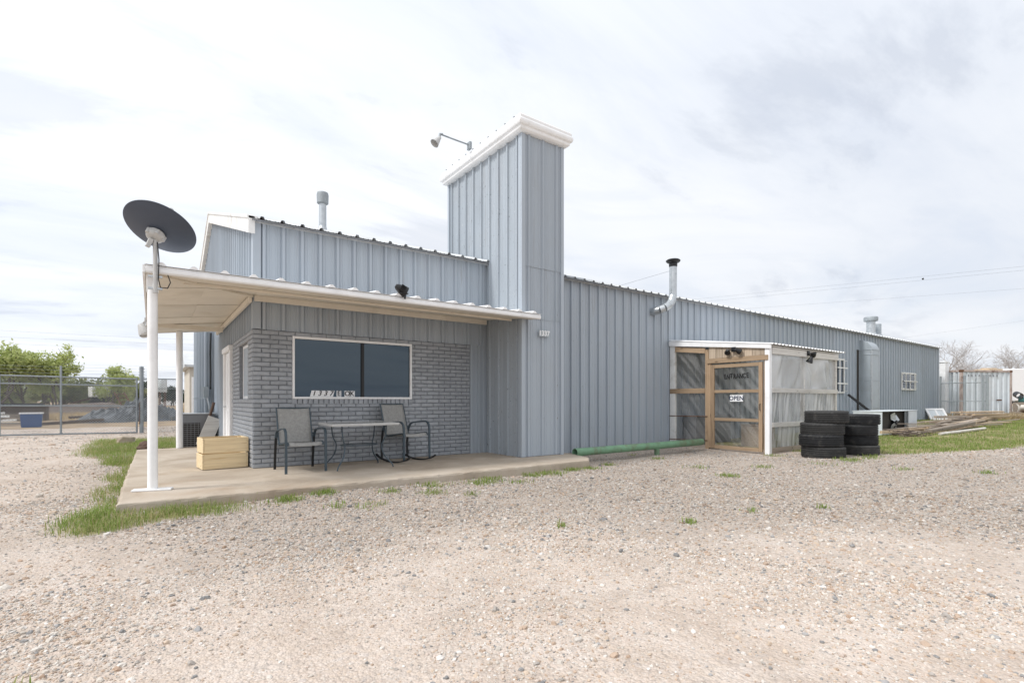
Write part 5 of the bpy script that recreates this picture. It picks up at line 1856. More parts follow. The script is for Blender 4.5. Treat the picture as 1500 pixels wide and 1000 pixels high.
def heap(name, label, cat, pts, mat, seed, folds=1.0, res=(46, 22), crumple=0.0):
    """draped heap: ridge line of (x, y, height, half width)"""
    r = random.Random(seed)
    ph = [(r.uniform(2, 9), r.uniform(2, 9), r.uniform(0, 6.28), r.uniform(.3, 1)) for _ in range(8)]
    nu, nv_ = res
    V = []
    for i in range(nu + 1):
        t = i / nu * (len(pts) - 1)
        k = min(int(t), len(pts) - 2)
        f = t - k
        f = f * f * (3 - 2 * f)
        a = [pts[k][q] * (1 - f) + pts[k + 1][q] * f for q in range(4)]
        for j in range(nv_ + 1):
            s = j / nv_ * 2 - 1
            n = sum(w * math.sin(u1 * i / nu * 3 + u2 * s + p) for u1, u2, p, w in ph) / 4
            cre = abs(math.sin(6 * s + 31 * i / nu + n * 5)) ** 0.6 + 0.8 * abs(math.sin(11 * s - 23 * i / nu + n * 4)) ** 0.6
            hgt = a[2] * (1 - abs(s) ** 1.7) * (1 + 0.28 * n * folds) - 0.20 * folds * cre * a[2] * (1 - s * s)
            V.append((a[0] + 0.10 * n, a[1] + s * a[3] * (1 + 0.2 * n), max(0.0, hgt + r.uniform(-crumple, crumple) * (1 - s * s)) + float(tz(a[0], a[1])) - 0.02))
    F = [(i * (nv_ + 1) + j, (i + 1) * (nv_ + 1) + j, (i + 1) * (nv_ + 1) + j + 1, i * (nv_ + 1) + j + 1) for i in range(nu) for j in range(nv_)]
    o = MB().add(V, F).build(name, mat, None, smooth=not crumple, fix=False)
    return tag(o, label, cat)


heap('tarp_pile', 'crumpled dark grey tarpaulin heap behind the chain link gate', 'tarpaulin',
     [(-3.4, 35.4, 0.08, 0.5), (-2.7, 35.6, 0.7, 0.9), (-1.6, 36.0, 1.15, 1.1), (-0.8, 36.4, 1.5, 1.2), (0.2, 36.8, 1.5, 1.2), (0.9, 37, 0.8, 1.0), (2.2, 37.4, 0.45, 0.9), (3.2, 37.6, 0.08, 0.4)], 'tarp', 3, 1.0, (64, 26), 0.05)
heap('dirt_mound', 'low brown dirt mound far behind the chain link gate', 'mound',
     [(-11, 56, 0.2, 2), (-7, 56.5, 0.9, 3), (-3, 57, 1.1, 3), (0, 57.5, 0.6, 2.5), (3, 58, 0.1, 1)], 'bark', 9, 0.5)
lum = random.Random(5)
for k in range(14):
    x = -6.9 + lum.uniform(-1.0, 1.2)
    y = 34.0 + lum.uniform(-1.2, 2.5)
    z = 0.08 + 0.13 * (k % 5)
    me = MB().box(-1.3, 1.3, -0.12, 0.12, -0.05, 0.05).mesh('scrap_board')
    o = link('scrap_board', me, 'weathered' if k % 3 else 'white_old', None, (x, y, z))
    o.rotation_euler = (0, lum.uniform(-.06, .06), lum.uniform(-.25, .35))
    tag(o, 'scrap board in the lumber heap behind the gate beside the blue tub' if k % 3 else 'pale scrap board in the lumber heap behind the gate beside the blue tub', 'board', 'scrap boards left of the blue tub')
for k, (x0, y0, x1, y1, z) in enumerate(((-3.9, 38.6, -1.5, 39.0, 0.25), (-4.6, 33.4, -2.7, 34.2, 0.08), (-8.4, 40, -5.2, 40.4, 0.95), (-3.4, 33.9, -2.1, 34.6, 0.14))):
    o = MB().beam((x0, y0, z), (x1, y1, z + 0.06), 0.22, 0.14).build('old_beam', 'bark' if k != 2 else 'black', None, bevel=0.01)
    tag(o, ('dark old beam lying behind the tarpaulin heap', 'brown beam on the gravel right of the blue tub', 'long black beam on top of the lumber heap behind the gate', 'short brown beam on the gravel before the tarpaulin heap')[k], 'beam')
MB_ = MB()
o = MB().box(-8.6, -5.1, 40.6, 41.6, 0, 0.88).box(-8.4, -5.4, 40.5, 40.6, 0.3, 0.5).box(-8.7, -5.0, 40.55, 41.65, 0.885, 0.93).build('lumber_crate', 'bark', None, bevel=0.01)
tag(o, 'dark low stack of beams behind the pale scrap boards', 'lumber stack')

tp_ = far(147, 55)
tr = thing('utility_trailer', 'small white box trailer standing before the green trees behind the gate', 'trailer', (tp_.x, tp_.y, 0))
Tr_ = Matrix.Translation((tp_.x, tp_.y, 0)) @ Matrix.Rotation(math.radians(20), 4, 'Z')
MB().box(-0.85, 0.85, -0.5, 0.8, 1.62, 2.72, Tr_).build('body', 'plate', tr, bevel=0.05)
MB().box(-0.9, 0.9, -0.45, 0.75, 1.40, 1.60, Tr_).build('frame', 'black', tr)
MB().box(-0.1, 0.5, -0.53, -0.502, 1.85, 2.45, Tr_).build('dark_hatch', 'acgrey', tr, bevel=0.01)
for x in (-0.5, 0.5):
    T = Tr_ @ Matrix.Translation((x, -0.2, 0.75)) @ Matrix.Rotation(PI / 2, 4, 'X')
    w = MB().lathe([(0.30, -0.12), (0.62, -0.12), (0.68, -0.08), (0.68, 0.08), (0.62, 0.12), (0.30, 0.12)], 20, T, closed=True).build('wheel', 'rubber', tr, smooth='auto')
    MB().lathe([(0, -0.08), (0.28, -0.10), (0.30, 0.10), (0, 0.08)], 16, T).build('rim', 'rust', w, smooth='auto')
MB().beam(Tr_ @ Vector((-0.9, 0, 1.45)), Tr_ @ Vector((-2.6, 0, 0.9)), 0.14, 0.14).build('hitch', 'rust', tr)
pf_ = thing('pallet_frame', 'rusty brown ladder-like frame leaning behind the tarpaulin heap', 'frame', (-1.4, 50, 0))
for s in (0, 1):
    MB().beam((-2.4 + s * 0.6, 51.0, 1.9), (-1.6 + s * 0.6, 50.2, 0.1), 0.08, 0.08).build('side_rail', 'rust', pf_)
for k in range(6):
    t_ = (k + 0.5) / 6
    a = Vector((-2.4, 51.0, 1.9)).lerp(Vector((-1.6, 50.2, 0.1)), t_)
    MB().beam(a, a + Vector((0.6, 0, 0)), 0.07, 0.07).build('rung', 'rust', pf_)
for k in range(2):
    MB().beam((-2.3, 50.1, 0.15 + 0.45 * k), (-0.3, 50.1, 0.18 + 0.45 * k), 0.10, 0.12).build('rung', 'rusty_frame', pf_)

# pale tank, beige shed and far houses seen past the porch posts
tq = far(238, 58)
tk = thing('pale_tank', 'pale grey upright tank behind the fence beside the porch posts', 'tank', (tq.x, tq.y, 0))
T = Matrix.Translation((tq.x, tq.y, 0))
MB().lathe([(0, 2.2), (0.40, 2.2), (0.44, 2.25), (0.44, 3.65), (0.40, 3.78), (0.0, 3.85)], 20, T).build('shell', 'container', tk, smooth='auto')
for a in (0.5, 2.1, 3.7, 5.2):
    MB().tube([(tq.x + 0.35 * math.cos(a), tq.y + 0.35 * math.sin(a), 0), (tq.x + 0.35 * math.cos(a), tq.y + 0.35 * math.sin(a), 2.22)], 0.05, 6).build('leg', 'rust', tk)


def shed(name, label, x0, x1, y0, y1, h, rise, wallm, roofm, openings, cat='building'):
    t_ = thing(name, label, cat, (x0, y0, 0))
    MB().box(x0, x1, y0, y1, -0.1, h).build('wall', wallm, t_)
    ym = (y0 + y1) / 2
    MB().prism([(x0 - 0.2, y0 - 0.25, h + 0.003), (x0 - 0.2, ym, h + rise), (x0 - 0.2, y1 + 0.25, h + 0.003), (x0 - 0.2, y1 + 0.25, h - 0.1), (x0 - 0.2, y0 - 0.25, h - 0.1)], (x1 - x0 + 0.4, 0, 0)).build('roof', roofm, t_)
    for nm, a, b, c, d in openings:
        f = MB().box(a, b, y0 - 0.04, y0 - 0.002, c, d).build(nm, 'white', t_, bevel=0.01)
        MB().box(a + 0.08, b - 0.08, y0 - 0.055, y0 - 0.042, c + 0.08, d - 0.08).build('pane' if nm == 'window' else 'door_leaf', 'glass' if nm == 'window' else 'beige', f)
    return t_


shed('beige_shed', 'beige shed just past the fence, glimpsed beside the grey wing', 1.42, 5.5, 27.5, 32.0, 2.85, 0.7, 'beige', 'roofmetal', [('door', 1.5, 2.0, 0.0, 2.3)])
for i, (x, y, w, h, rise) in enumerate(((9.0, 150.0, 9, 3.4, 1.8), (-2.0, 165.0, 8, 3.2, 1.8), (20.0, 170.0, 12, 3.6, 2.0))):
    shed('far_house', ('small pale far house seen between the two porch posts', 'small pale far house seen left of the porch posts', 'wide pale far house behind the beige shed')[i],
         x, x + w, y, y + 8, h, rise, 'plate', 'acgrey', [('window', x + 1.0, x + 2.2, 1.2, 2.4), ('window', x + 4.5, x + 5.7, 1.2, 2.4), ('door', x + 2.9, x + 3.9, 0, 2.1)], 'house')

# ------------------------------------------------------------------ right background
# shipping container
ca_, cb_ = far(1408, 28.0), far(1482, 28.6)
cc_ = far(1381, 35.0)
ex = (cb_ - ca_)
WID = 2.44
ex = ex.normalized()
ey = (cc_ - ca_)
ey = (ey - ex * ey.dot(ex)).normalized()
sk = (cc_ - ca_).normalized()
Tc = Matrix((ex, ey, Vector((0, 0, 1)))).transposed().to_4x4()
gzc = float(tz(ca_.x, ca_.y)) + 0.05
Tc.translation = Vector((ca_.x, ca_.y, gzc))
CW_, CL_, CH_ = (cb_ - ca_).length, 6.06, 2.66
ct_ = thing('shipping_container', 'pale blue steel shipping container with rust streaks beyond the fence', 'container', (ca_.x, ca_.y, gzc))
MB().box(0.06, CW_ - 0.06, 0.08, CL_ - 0.05, 0.12, CH_ - 0.06, Tc).build('body', 'container', ct_)


def corr(n, w, dep):
    pts = [(0, 0)]
    p = w / n
    for k in range(n):
        pts += [(k * p + 0.28 * p, 0), (k * p + 0.38 * p, dep), (k * p + 0.78 * p, dep), (k * p + 0.88 * p, 0)]
    pts.append((w, 0))
    return pts


pe_ = corr(9, CW_ - 0.24, 0.05)
mb = MB()
mb.strip([Tc @ Vector((0.12 + u, 0.07 - 0.06 + h, 0.14)) for u, h in pe_], [Tc @ Vector((0.12 + u, 0.07 - 0.06 + h, CH_ - 0.12)) for u, h in pe_])
mb.build('end_wall', 'container', ct_, fix=False)
ps_ = corr(22, CL_ - 0.2, 0.05)
for xx, sg_ in ((0.01, 1), (CW_ - 0.01, -1)):
    mb = MB()
    mb.strip([Tc @ Vector((xx + sg_ * h, 0.1 + u, 0.14)) for u, h in ps_], [Tc @ Vector((xx + sg_ * h, 0.1 + u, CH_ - 0.12)) for u, h in ps_])
    mb.build('side_wall', 'container', ct_, fix=False)
for x in (0, CW_ - 0.12):
    for y in (-0.02, CL_ - 0.12):
        MB().box(x, x + 0.12, y, y + 0.12, 0.13, CH_ - 0.13, Tc).build('corner_post', 'rusty_frame', ct_)
        for z in (0.0, CH_ - 0.125):
            MB().box(x - 0.012, x + 0.14, y - 0.012, y + 0.14, z, z + 0.125, Tc).build('corner_casting', 'rust', ct_, bevel=0.01)
for z, m_ in ((0.02, 'rusty_frame'), (CH_ - 0.11, 'rusty_frame')):
    MB().box(0.14, CW_ - 0.14, -0.015, 0.09, z, z + 0.10, Tc).build('end_rail', m_, ct_)
    for x in (0.0, CW_ - 0.08):
        MB().box(x, x + 0.08, 0.14, CL_ - 0.14, z, z + 0.10, Tc).build('side_rail', m_, ct_)
MB().box(CW_ * 0.70, CW_ * 0.80, -0.005, 0.012, 0.95, 1.02, Tc).build('rust_patch', 'rust', ct_)
for k in range(9):
    MB().box(0.45 + k * 0.245, 0.50 + k * 0.245, -0.012, 0.012, CH_ - 0.36, CH_ - 0.26, Tc).build('vent_slot', 'acgrey', ct_)
o = MB().box(CW_ * 0.66, CW_ - 0.2, 0.3, 1.1, CH_ + 0.002, CH_ + 0.10, Tc).box(CW_ * 0.72, CW_ - 0.35, 0.5, 0.9, CH_ + 0.102, CH_ + 0.16, Tc).build('roof_boards', 'lightlumber', None, bevel=0.01)
tag(o, 'tan boards lying on the roof of the shipping container', 'boards')

# fence section with two panels in front of the container
f0, f1, f2 = far(1378, 26.3), far(1413, 25.2), far(1446, 24.6)
fr_ = thing('wire_gate', 'rusty grey wire mesh gate panels between building corner and container', 'gate', (f1.x, f1.y, float(tz(f1.x, f1.y))))
gb = float(tz(f1.x, f1.y)) - 0.02
for a, b in ((f0, f1), (f1, f2)):
    for z in (0.12, 1.0, 1.92):
        MB().tube([(a.x, a.y, gb + z), (b.x, b.y, gb + z)], 0.022, 8).build('rail', 'galv_dull', fr_)
    m = (a + b) / 2
    MB().tube([(m.x, m.y, gb + 0.12), (m.x, m.y, gb + 2.1)], 0.02, 8).build('upright', 'galv_dull', fr_)
    o = chain_link((a.x, a.y), (b.x, b.y), gb + 0.12, gb + 1.92, 0.10, 0.0042).build('wire_mesh', 'galv_dull', fr_, fix=False)
    o['kind'] = 'stuff'
    for q in range(3):
        MB().tube([(a.x, a.y, gb + 2.02 + 0.1 * q), (b.x, b.y, gb + 2.02 + 0.1 * q)], 0.004, 4).build('barbed_wire', 'galv_dull', fr_)
for p, r in ((f0, 0.04), (f1, 0.06), (f2, 0.06), (far(1440, 24.7), 0.05)):
    MB().tube([(p.x, p.y, gb), (p.x, p.y, gb + 2.28)], r, 12).build('post', 'galv_dull', fr_, smooth='auto')
# white downpipe-like sheet at the building corner
p = far(1379, 28.5)
o = MB().box(p.x - 0.10, p.x + 0.55, p.y - 0.2, p.y + 0.35, 0.1, 3.35).box(p.x - 0.14, p.x + 0.59, p.y - 0.24, p.y + 0.39, 3.352, 3.42).box(p.x - 0.02, p.x + 0.47, p.y - 0.22, p.y - 0.201, 1.2, 1.95).build('white_cabinet', 'white', None, bevel=0.02)
tag(o, 'tall narrow white cabinet past the far corner of the building', 'cabinet')

# long white trailer and scrap at the right edge
q0 = far(1492, 44)
tw_ = thing('white_trailer', 'long white box trailer at the right edge beyond the container', 'trailer', (q0.x, q0.y, 0.3))
Tt = Matrix.Translation((q0.x, q0.y, 0.3)) @ Matrix.Rotation(math.atan2(R_.y, R_.x), 4, 'Z')
MB().box(-1.0, 9.0, 0, 2.5, 0.9, 3.7, Tt).build('body', 'plate', tw_, bevel=0.06)
MB().box(-0.9, 8.9, 0.1, 2.4, 0.65, 0.88, Tt).build('chassis', 'black', tw_)
for k in range(8):
    MB().box(-0.6 + k * 1.2, -0.54 + k * 1.2, -0.02, -0.002, 0.95, 3.6, Tt).build('side_rib', 'plate', tw_)
for x in (1.0, 2.1):
    T = Tt @ Matrix.Translation((x, 0.1, 0.5)) @ Matrix.Rotation(PI / 2, 4, 'X')
    w = MB().lathe([(0.28, -0.12), (0.48, -0.12), (0.5, -0.08), (0.5, 0.08), (0.48, 0.12), (0.28, 0.12)], 20, T, closed=True).build('wheel', 'rubber', tw_, smooth='auto')
    MB().lathe([(0, -0.08), (0.27, -0.10), (0.27, 0.10), (0, 0.08)], 16, T).build('rim', 'galv', w, smooth='auto')
sx0 = far(1493, 27.5)
gz_s = float(tz(sx0.x, sx0.y))
for i, (px, dp, z, L, r, mt_, lb) in enumerate(((1487, 28.0, 0.55, 1.6, 0.28, 'white_pipe', 'wide rusty pale pipe end in the scrap at the right edge'),
                                                (1492, 28.6, 1.05, 1.8, 0.16, 'teal', 'teal pipe lying on the scrap at the right edge'),
                                                (1496, 27.6, 0.62, 2.6, 0.15, 'white_pipe', 'long pale pipe lying in the scrap at the right edge'),
                                                (1484, 27.0, 0.14, 1.4, 0.12, 'white_pipe', 'short pale pipe on the ground by the container corner'),
                                                (1489, 28.8, 1.35, 0.5, 0.17, 'black', 'black drum on top of the scrap at the right edge'))):
    p = far(px, dp)
    d = (R_ * math.cos(0.5 * i) - F_ * math.sin(0.5 * i + 0.3)).normalized()
    a, b = p + Vector((0, 0, gz_s + z)), p + d * L + Vector((0, 0, gz_s + z - 0.1))
    dd = (b - a)
    T = dd.to_track_quat('Z', 'Y').to_matrix().to_4x4()
    T.translation = a
    o = MB().lathe([(r, 0), (r, L), (r * 0.85, L), (r * 0.85, 0)], 18, T, closed=True).build('scrap_pipe', mt_, None, smooth='auto')
    tag(o, lb, 'pipe')
o = MB().box(-0.3, 3.0, 0, 0.9, 0, 0.45, Matrix.Translation((sx0.x + 0.3, sx0.y - 0.4, gz_s - 0.05)) @ Matrix.Rotation(YAW - PI / 2, 4, 'Z')).box(-0.2, 2.8, 0.1, 0.8, 0.452, 0.95, Matrix.Translation((sx0.x + 0.3, sx0.y - 0.4, gz_s - 0.05)) @ Matrix.Rotation(YAW - PI / 2, 4, 'Z')).build('scrap_cradle', 'weathered', None, bevel=0.03)
tag(o, 'brown cradle under the scrap pipes at the right edge', 'scrap')

# ------------------------------------------------------------------ vegetation


def leaf_cloud(P, size, seed, name, mat, parent, tint=None):
    """one small bent quad per point, random orientation"""
    r = np.random.default_rng(seed)
    n = len(P)
    a = r.normal(size=(n, 3))
    a /= np.linalg.norm(a, axis=1, keepdims=True)
    b = r.normal(size=(n, 3))
    b -= a * (a * b).sum(1, keepdims=True)
    b /= np.linalg.norm(b, axis=1, keepdims=True)
    s = size * r.uniform(0.55, 1.35, (n, 1))
    V = np.stack([P - a * s, P + b * s * 0.5, P + a * s, P - b * s * 0.5], 1).reshape(-1, 3)
    F = np.arange(4 * n).reshape(-1, 4)
    me = bpy.data.meshes.new(name)
    me.from_pydata(V.tolist(), [], F.tolist())
    at = me.attributes.new('tint', 'FLOAT', 'POINT')
    t = r.uniform(0, 1, n) if tint is None else np.clip(tint + r.normal(0, 0.18, n), 0, 1)
    at.data.foreach_set('value', np.repeat(t, 4).astype(np.float32))
    return link(name, me, mat, parent)


def grow(mb, p, d, L, r, lev, rr, tips, spread, up):
    n = 3
    pts = [Vector(p)]
    dd = Vector(d)
    for k in range(n):
        dd = (dd + Vector((rr.gauss(0, .14), rr.gauss(0, .14), rr.gauss(0, .10) + up * 0.08))).normalized()
        pts.append(pts[-1] + dd * L / n)
    mb.tube(pts, [max(0.008, r * (1 - 0.4 * k / n)) for k in range(n + 1)], 5 if lev > 1 else 3, caps=False)
    if lev == 0:
        tips.append((pts[-1], dd))
        tips.append((pts[1], dd))
        return
    kids = rr.choice((3, 4)) if lev > 1 else rr.choice((3, 4, 5))
    for k in range(kids):
        f = 1.0 if k == 0 else rr.uniform(0.35, 1.0)
        i = min(n, max(1, round(f * n)))
        q = Vector((rr.gauss(0, 1), rr.gauss(0, 1), rr.gauss(0.25, .6))).normalized()
        nd_ = (dd + q * spread).normalized()
        grow(mb, pts[i], nd_, L * rr.uniform(0.60, 0.82), r * 0.58, lev - 1, rr, tips, spread, up)


def tree(name, label, base, h, wid, seed, leafy, mat='leaf', bark='bark', density=40, lsize=0.16, levels=3, spread=0.75, stems=1, group=None):
    rr = random.Random(seed)
    t_ = thing(name, label, 'tree', tuple(base), group=group)
    tips = []
    mb = MB()
    for s in range(stems):
        ang = rr.uniform(0, 6.28)
        lean = 0.0 if stems == 1 else rr.uniform(0.25, 0.6)
        off = Vector((math.cos(ang), math.sin(ang), 0)) * (wid * 0.22 * (stems > 1) * rr.random())
        grow(mb, Vector(base) + off, Vector((lean * math.cos(ang), lean * math.sin(ang), 1)), h * 0.38, h * 0.024, levels, rr, tips, spread, 0.5)
    # fit the skeleton to the wanted height and width
    V = np.array(mb.v)
    b = np.array(base)
    V -= b
    top = V[:, 2].max()
    half = np.percentile(np.abs(V[:, :2]), 98)
    sc_v = np.array([wid / 2 / half, wid / 2 / half, h / top])
    mb.v = [tuple(p) for p in (V * sc_v + b)]
    mb.build('trunk', bark, t_, fix=False)
    tp = (np.array([p for p, _ in tips]) - b) * sc_v + b
    if leafy:
        r = np.random.default_rng(seed)
        keep = r.random(len(tp)) < leafy
        tp = tp[keep]
        P = np.repeat(tp, density, 0)
        P = P + r.normal(size=P.shape) * (wid * 0.05) * np.array([1, 1, 0.8])
        P = P[P[:, 2] > base[2] + 0.15]
        # each spray has its own shade of green
        sh = np.repeat(r.uniform(0.1, 0.9, len(tp)), density)[:len(P)]
        leaf_cloud(P, lsize, seed, 'crown', mat, t_, sh)
    return t_


def at_px(px, depth):
    p = far(px, depth)
    return (p.x, p.y, float(tz(p.x, p.y)) - 0.05)


tree('leafy_tree', 'broad light green tree, left of the two behind the gate', at_px(50, 52), 6.6, 6.0, 11, 0.8, 'leaf', density=40, lsize=0.15, stems=3)
tree('leafy_tree', 'light green tree with bare twigs on top, behind the gate', at_px(92, 50), 6.5, 5.0, 12, 0.65, 'leaf', density=40, lsize=0.15, stems=3)
tree('leafy_tree', 'smaller light green tree near the gate post', at_px(158, 54), 5.4, 4.6, 13, 0.6, 'leaf', density=38, lsize=0.14, stems=3)
tree('leafy_tree', 'light green tree cut by the left edge of the picture', at_px(-22, 46), 6.4, 5.0, 14, 0.7, 'leaf', density=40, lsize=0.15, stems=2)
for i, (px, dp, h, w_, m_) in enumerate(((28, 62, 3.6, 5.5, 'leaf2'), (72, 58, 3.4, 5.5, 'leaf2'), (118, 60, 3.8, 6, 'leaf2'), (150, 63, 3.2, 5, 'leaf2'), (178, 66, 3.4, 5, 'leaf2'), (-8, 60, 3.4, 5, 'leaf2'))):
    tree('shrub', ('olive shrub under the broad light green tree', 'olive shrub below the gap between the two tall trees', 'olive shrub left of the white box trailer', 'olive shrub behind the white box trailer', 'olive shrub right of the white box trailer', 'olive shrub at the left picture edge behind the gate')[i],
         at_px(px, dp), h, w_, 30 + i, 0.9, m_, density=24, lsize=0.19, levels=2, stems=5, group='shrubs behind the gate')
for i, (px, dp, h, w_) in enumerate(((194, 80, 4.2, 4.5), (222, 92, 4.6, 5), (246, 105, 4.0, 6), (272, 120, 3.8, 6))):
    tree('dark_shrub', ('dark evergreen bush left of the gate post', 'dark evergreen bush right of the gate post', 'dark evergreen bush between the porch posts', 'dark evergreen bush beside the rear porch post')[i],
         at_px(px, dp), h, w_, 50 + i, 0.95, 'conifer', density=22, lsize=0.24, levels=2, stems=4, group='dark bushes behind the fence')
tree('bare_tree', 'wide bare pale tree behind the far end of the building', at_px(1374, 56), 7.8, 7.6, 61, 0.0, bark='palebark', levels=6, spread=0.95)
tree('bare_tree', 'bare pale tree at the right edge above the white trailer', at_px(1522, 52), 7.2, 7.4, 62, 0.0, bark='palebark', levels=6, spread=0.95)
# distant shelter belt along the horizon
rb_ = np.random.default_rng(5)
P = []
for k in range(260):
    px = rb_.uniform(-500, 2100)
    dp = rb_.uniform(230, 420)
    p = far(px, dp)
    h = rb_.uniform(2.0, 5.0)
    q = rb_.normal(size=(60, 3)) * np.array([3.2, 3.2, h * 0.35]) + np.array([p.x, p.y, h * 0.5])
    P.append(q[q[:, 2] > 0.1])
o = leaf_cloud(np.concatenate(P), 0.9, 6, 'far_treeline', 'leaf2', None)
tag(o, 'low dusty green line of far trees along the horizon', 'treeline', kind='stuff')


def blades(name, pts, hgt, wid, seed, mat, tint):
    """grass blades: a bent tapering strip of two quads and a tip for every point (x, y)"""
    r = np.random.default_rng(seed)
    n = len(pts)
    x, y = pts[:, 0], pts[:, 1]
    z = tz(x, y) - 0.01
    a = r.uniform(0, 2 * PI, n)
    lean = r.uniform(0.15, 1.25, n)
    h = hgt * r.uniform(0.45, 1.25, n)
    w = wid * r.uniform(0.7, 1.3, n)
    dx, dy = np.cos(a), np.sin(a)
    sx, sy = -dy, dx
    B = np.stack([x, y, z], 1)
    D = np.stack([dx, dy, 0 * dx], 1)
    S = np.stack([sx, sy, 0 * sx], 1) * w[:, None]
    U = np.array([0, 0, 1.0])
    m1 = B + U * (h * 0.55)[:, None] + D * (h * lean * 0.25)[:, None]
    m2 = B + U * (h * (0.98 - 0.38 * lean))[:, None] + D * (h * lean * 0.75)[:, None]
    V = np.stack([B - S, B + S, m1 + S * 0.75, m1 - S * 0.75, m2], 1).reshape(-1, 3)
    i = np.arange(n)[:, None] * 5
    quads = (i + np.array([0, 1, 2, 3])).tolist()
    tris = (i + np.array([3, 2, 4])).tolist()
    me = bpy.data.meshes.new(name)
    me.from_pydata(V.tolist(), [], quads + tris)
    at = me.attributes.new('tint', 'FLOAT', 'POINT')
    at.data.foreach_set('value', np.repeat(np.clip(tint, 0, 1), 5).astype(np.float32))
    return link(name, me, mat)


def inside_solid(x, y):
    s = ((x > -0.29) & (x < 6.95) & (y > 6.65) & (y < 8.95)) | ((x > -0.29) & (x < 1.4) & (y > 8.9) & (y < 13.9))
    b = (x > 1.25) & (y > 8.88) & (x < 34.8) & (y < 22.4)
    v = (x > 11.6) & (x < 15.3) & (y > 6.05) & (y < 8.9)
    return s | b | v


def pick(n, box, maskf, seed, power=1.0, base=0.15):
    r = np.random.default_rng(seed)
    x = r.uniform(box[0], box[1], n)
    y = r.uniform(box[2], box[3], n)
    clump = 0.5 + 0.5 * np.sin(3.1 * x + 1.7 * np.sin(2.3 * y)) * np.sin(2.7 * y + 1.3 * np.sin(3.7 * x + 1))
    fine_ = 0.5 + 0.5 * np.sin(11.3 * x + 2.1 * np.sin(7.7 * y)) * np.sin(9.7 * y + 2.3 * np.sin(8.9 * x))
    m = maskf(x, y) ** power * (base + (1 - base) * clump) * (0.4 + 0.6 * fine_)
    k = (r.random(n) < m) & ~inside_solid(x, y)
    return np.stack([x[k], y[k]], 1), clump[k]


# thick grass round the slab corner
pts, cl = pick(210000, (-1.8, 1.4, 5.2, 19.5), lawn_mask, 71, 1.4, 0.6)
rg = np.random.default_rng(9)
o = blades('porch_grass', pts, 0.125, 0.0030, 72, 'grassblade', 0.60 + 0.5 * (cl - 0.5) + rg.normal(0, .2, len(pts)) - 0.5 * (rg.random(len(pts)) < 0.22))
tag(o, 'green grass growing round the porch slab corner', 'grass', kind='stuff')
# lawn on the right
pts, cl = pick(190000, (12.2, 38, 0.0, 8.9), lambda x, y: lawn_mask(x, y), 73)
rg = np.random.default_rng(10)
o = blades('lawn_grass', pts, 0.10, 0.006, 74, 'grassblade', 0.55 + 0.5 * (cl - 0.5) + rg.normal(0, .2, len(pts)) - 0.5 * (rg.random(len(pts)) < 0.22))
tag(o, 'patchy green and straw grass beside the lumber pile', 'grass', kind='stuff')
# weeds pushing through the gravel: tufts along the slab and out in the yard
tufts = [(1.3, 6.42, .16, 260), (1.75, 6.5, .14, 220), (2.5, 6.2, .12, 80), (2.95, 5.9, .16, 100), (3.2, 6.42, .18, 150), (3.9, 6.25, .2, 190), (4.2, 6.45, .2, 170), (4.4, 6.0, .16, 70), (5.0, 6.48, .14, 150), (5.35, 6.42, .2, 240),
         (5.9, 6.5, .16, 200), (6.35, 6.5, .16, 140), (7.2, 6.9, .10, 90), (2.0, 5.55, .15, 60), (1.7, 5.75, .12, 60), (3.3, 5.5, .10, 40), (8.9, 7.1, .12, 70), (-0.47, 2.72, .06, 80), (4.25, 3.0, .06, 50), (3.1, 3.55, .05, 30),
         (7.55, 4.6, .16, 170), (8.2, 5.6, .18, 60), (9.2, 4.9, .2, 70), (10.3, 4.4, .3, 60), (11.2, 4.25, .22, 130), (12.2, 4.3, .18, 120), (11.6, 4.45, .2, 140), (12.6, 4.35, .2, 160), (10.6, 3.2, .15, 60), (11.0, 2.2, .12, 80), (9.0, 7.9, .1, 30), (6.0, 2.55, .05, 36), (5.2, 2.9, .06, 20), (11.5, 5.9, .2, 90), (12.4, 5.4, .25, 160)]
P = []
for (x, y, s, n) in tufts:
    P.append(rg.normal(size=(n, 2)) * s * 0.6 + np.array([x, y]))
P = np.concatenate(P)
P = P[~inside_solid(P[:, 0], P[:, 1])]
o = blades('weed_tufts', P, 0.085, 0.0042, 75, 'grassblade', 0.62 + rg.normal(0, .22, len(P)))
tag(o, 'scattered weed tufts pushing up through the gravel', 'weeds', kind='stuff')
# dry grass in the field behind the fence and by the container
r = np.random.default_rng(77)
q = []
for k in range(900):
    p = far(r.uniform(-60, 300), r.uniform(30, 75))
    q.append(r.normal(size=(26, 2)) * 0.5 + np.array([p.x, p.y]))
for k in range(420):
    p = far(r.uniform(1376, 1530), r.uniform(25.5, 32))
    q.append(r.normal(size=(26, 2)) * 0.3 + np.array([p.x, p.y]))
q = np.concatenate(q)
q = q[~inside_solid(q[:, 0], q[:, 1])]
q = q[(q[:, 1] > 28.5) | (q[:, 0] > 30)]
o = blades('dry_grass', q, 0.42, 0.011, 78, 'drygrass', r.uniform(0, 1, len(q)))
tag(o, 'dry tan grass beyond the fences', 'grass', kind='stuff')

# ------------------------------------------------------------------ power lines


def wire(label, a, b, sag, n=14):
    a, b = Vector(a), Vector(b)
    pts = [a.lerp(b, k / n) - Vector((0, 0, sag * 4 * (k / n) * (1 - k / n))) for k in range(n + 1)]
    o = MB().tube(pts, 0.008, 4, caps=False).build('power_line', 'wire', None)
    tag(o, label, 'power line')
    return pts


def air(px, py, depth):
    p = far(px, depth)
    return (p.x, p.y, CAM_H - (py - 587.0) * depth / 741.0)


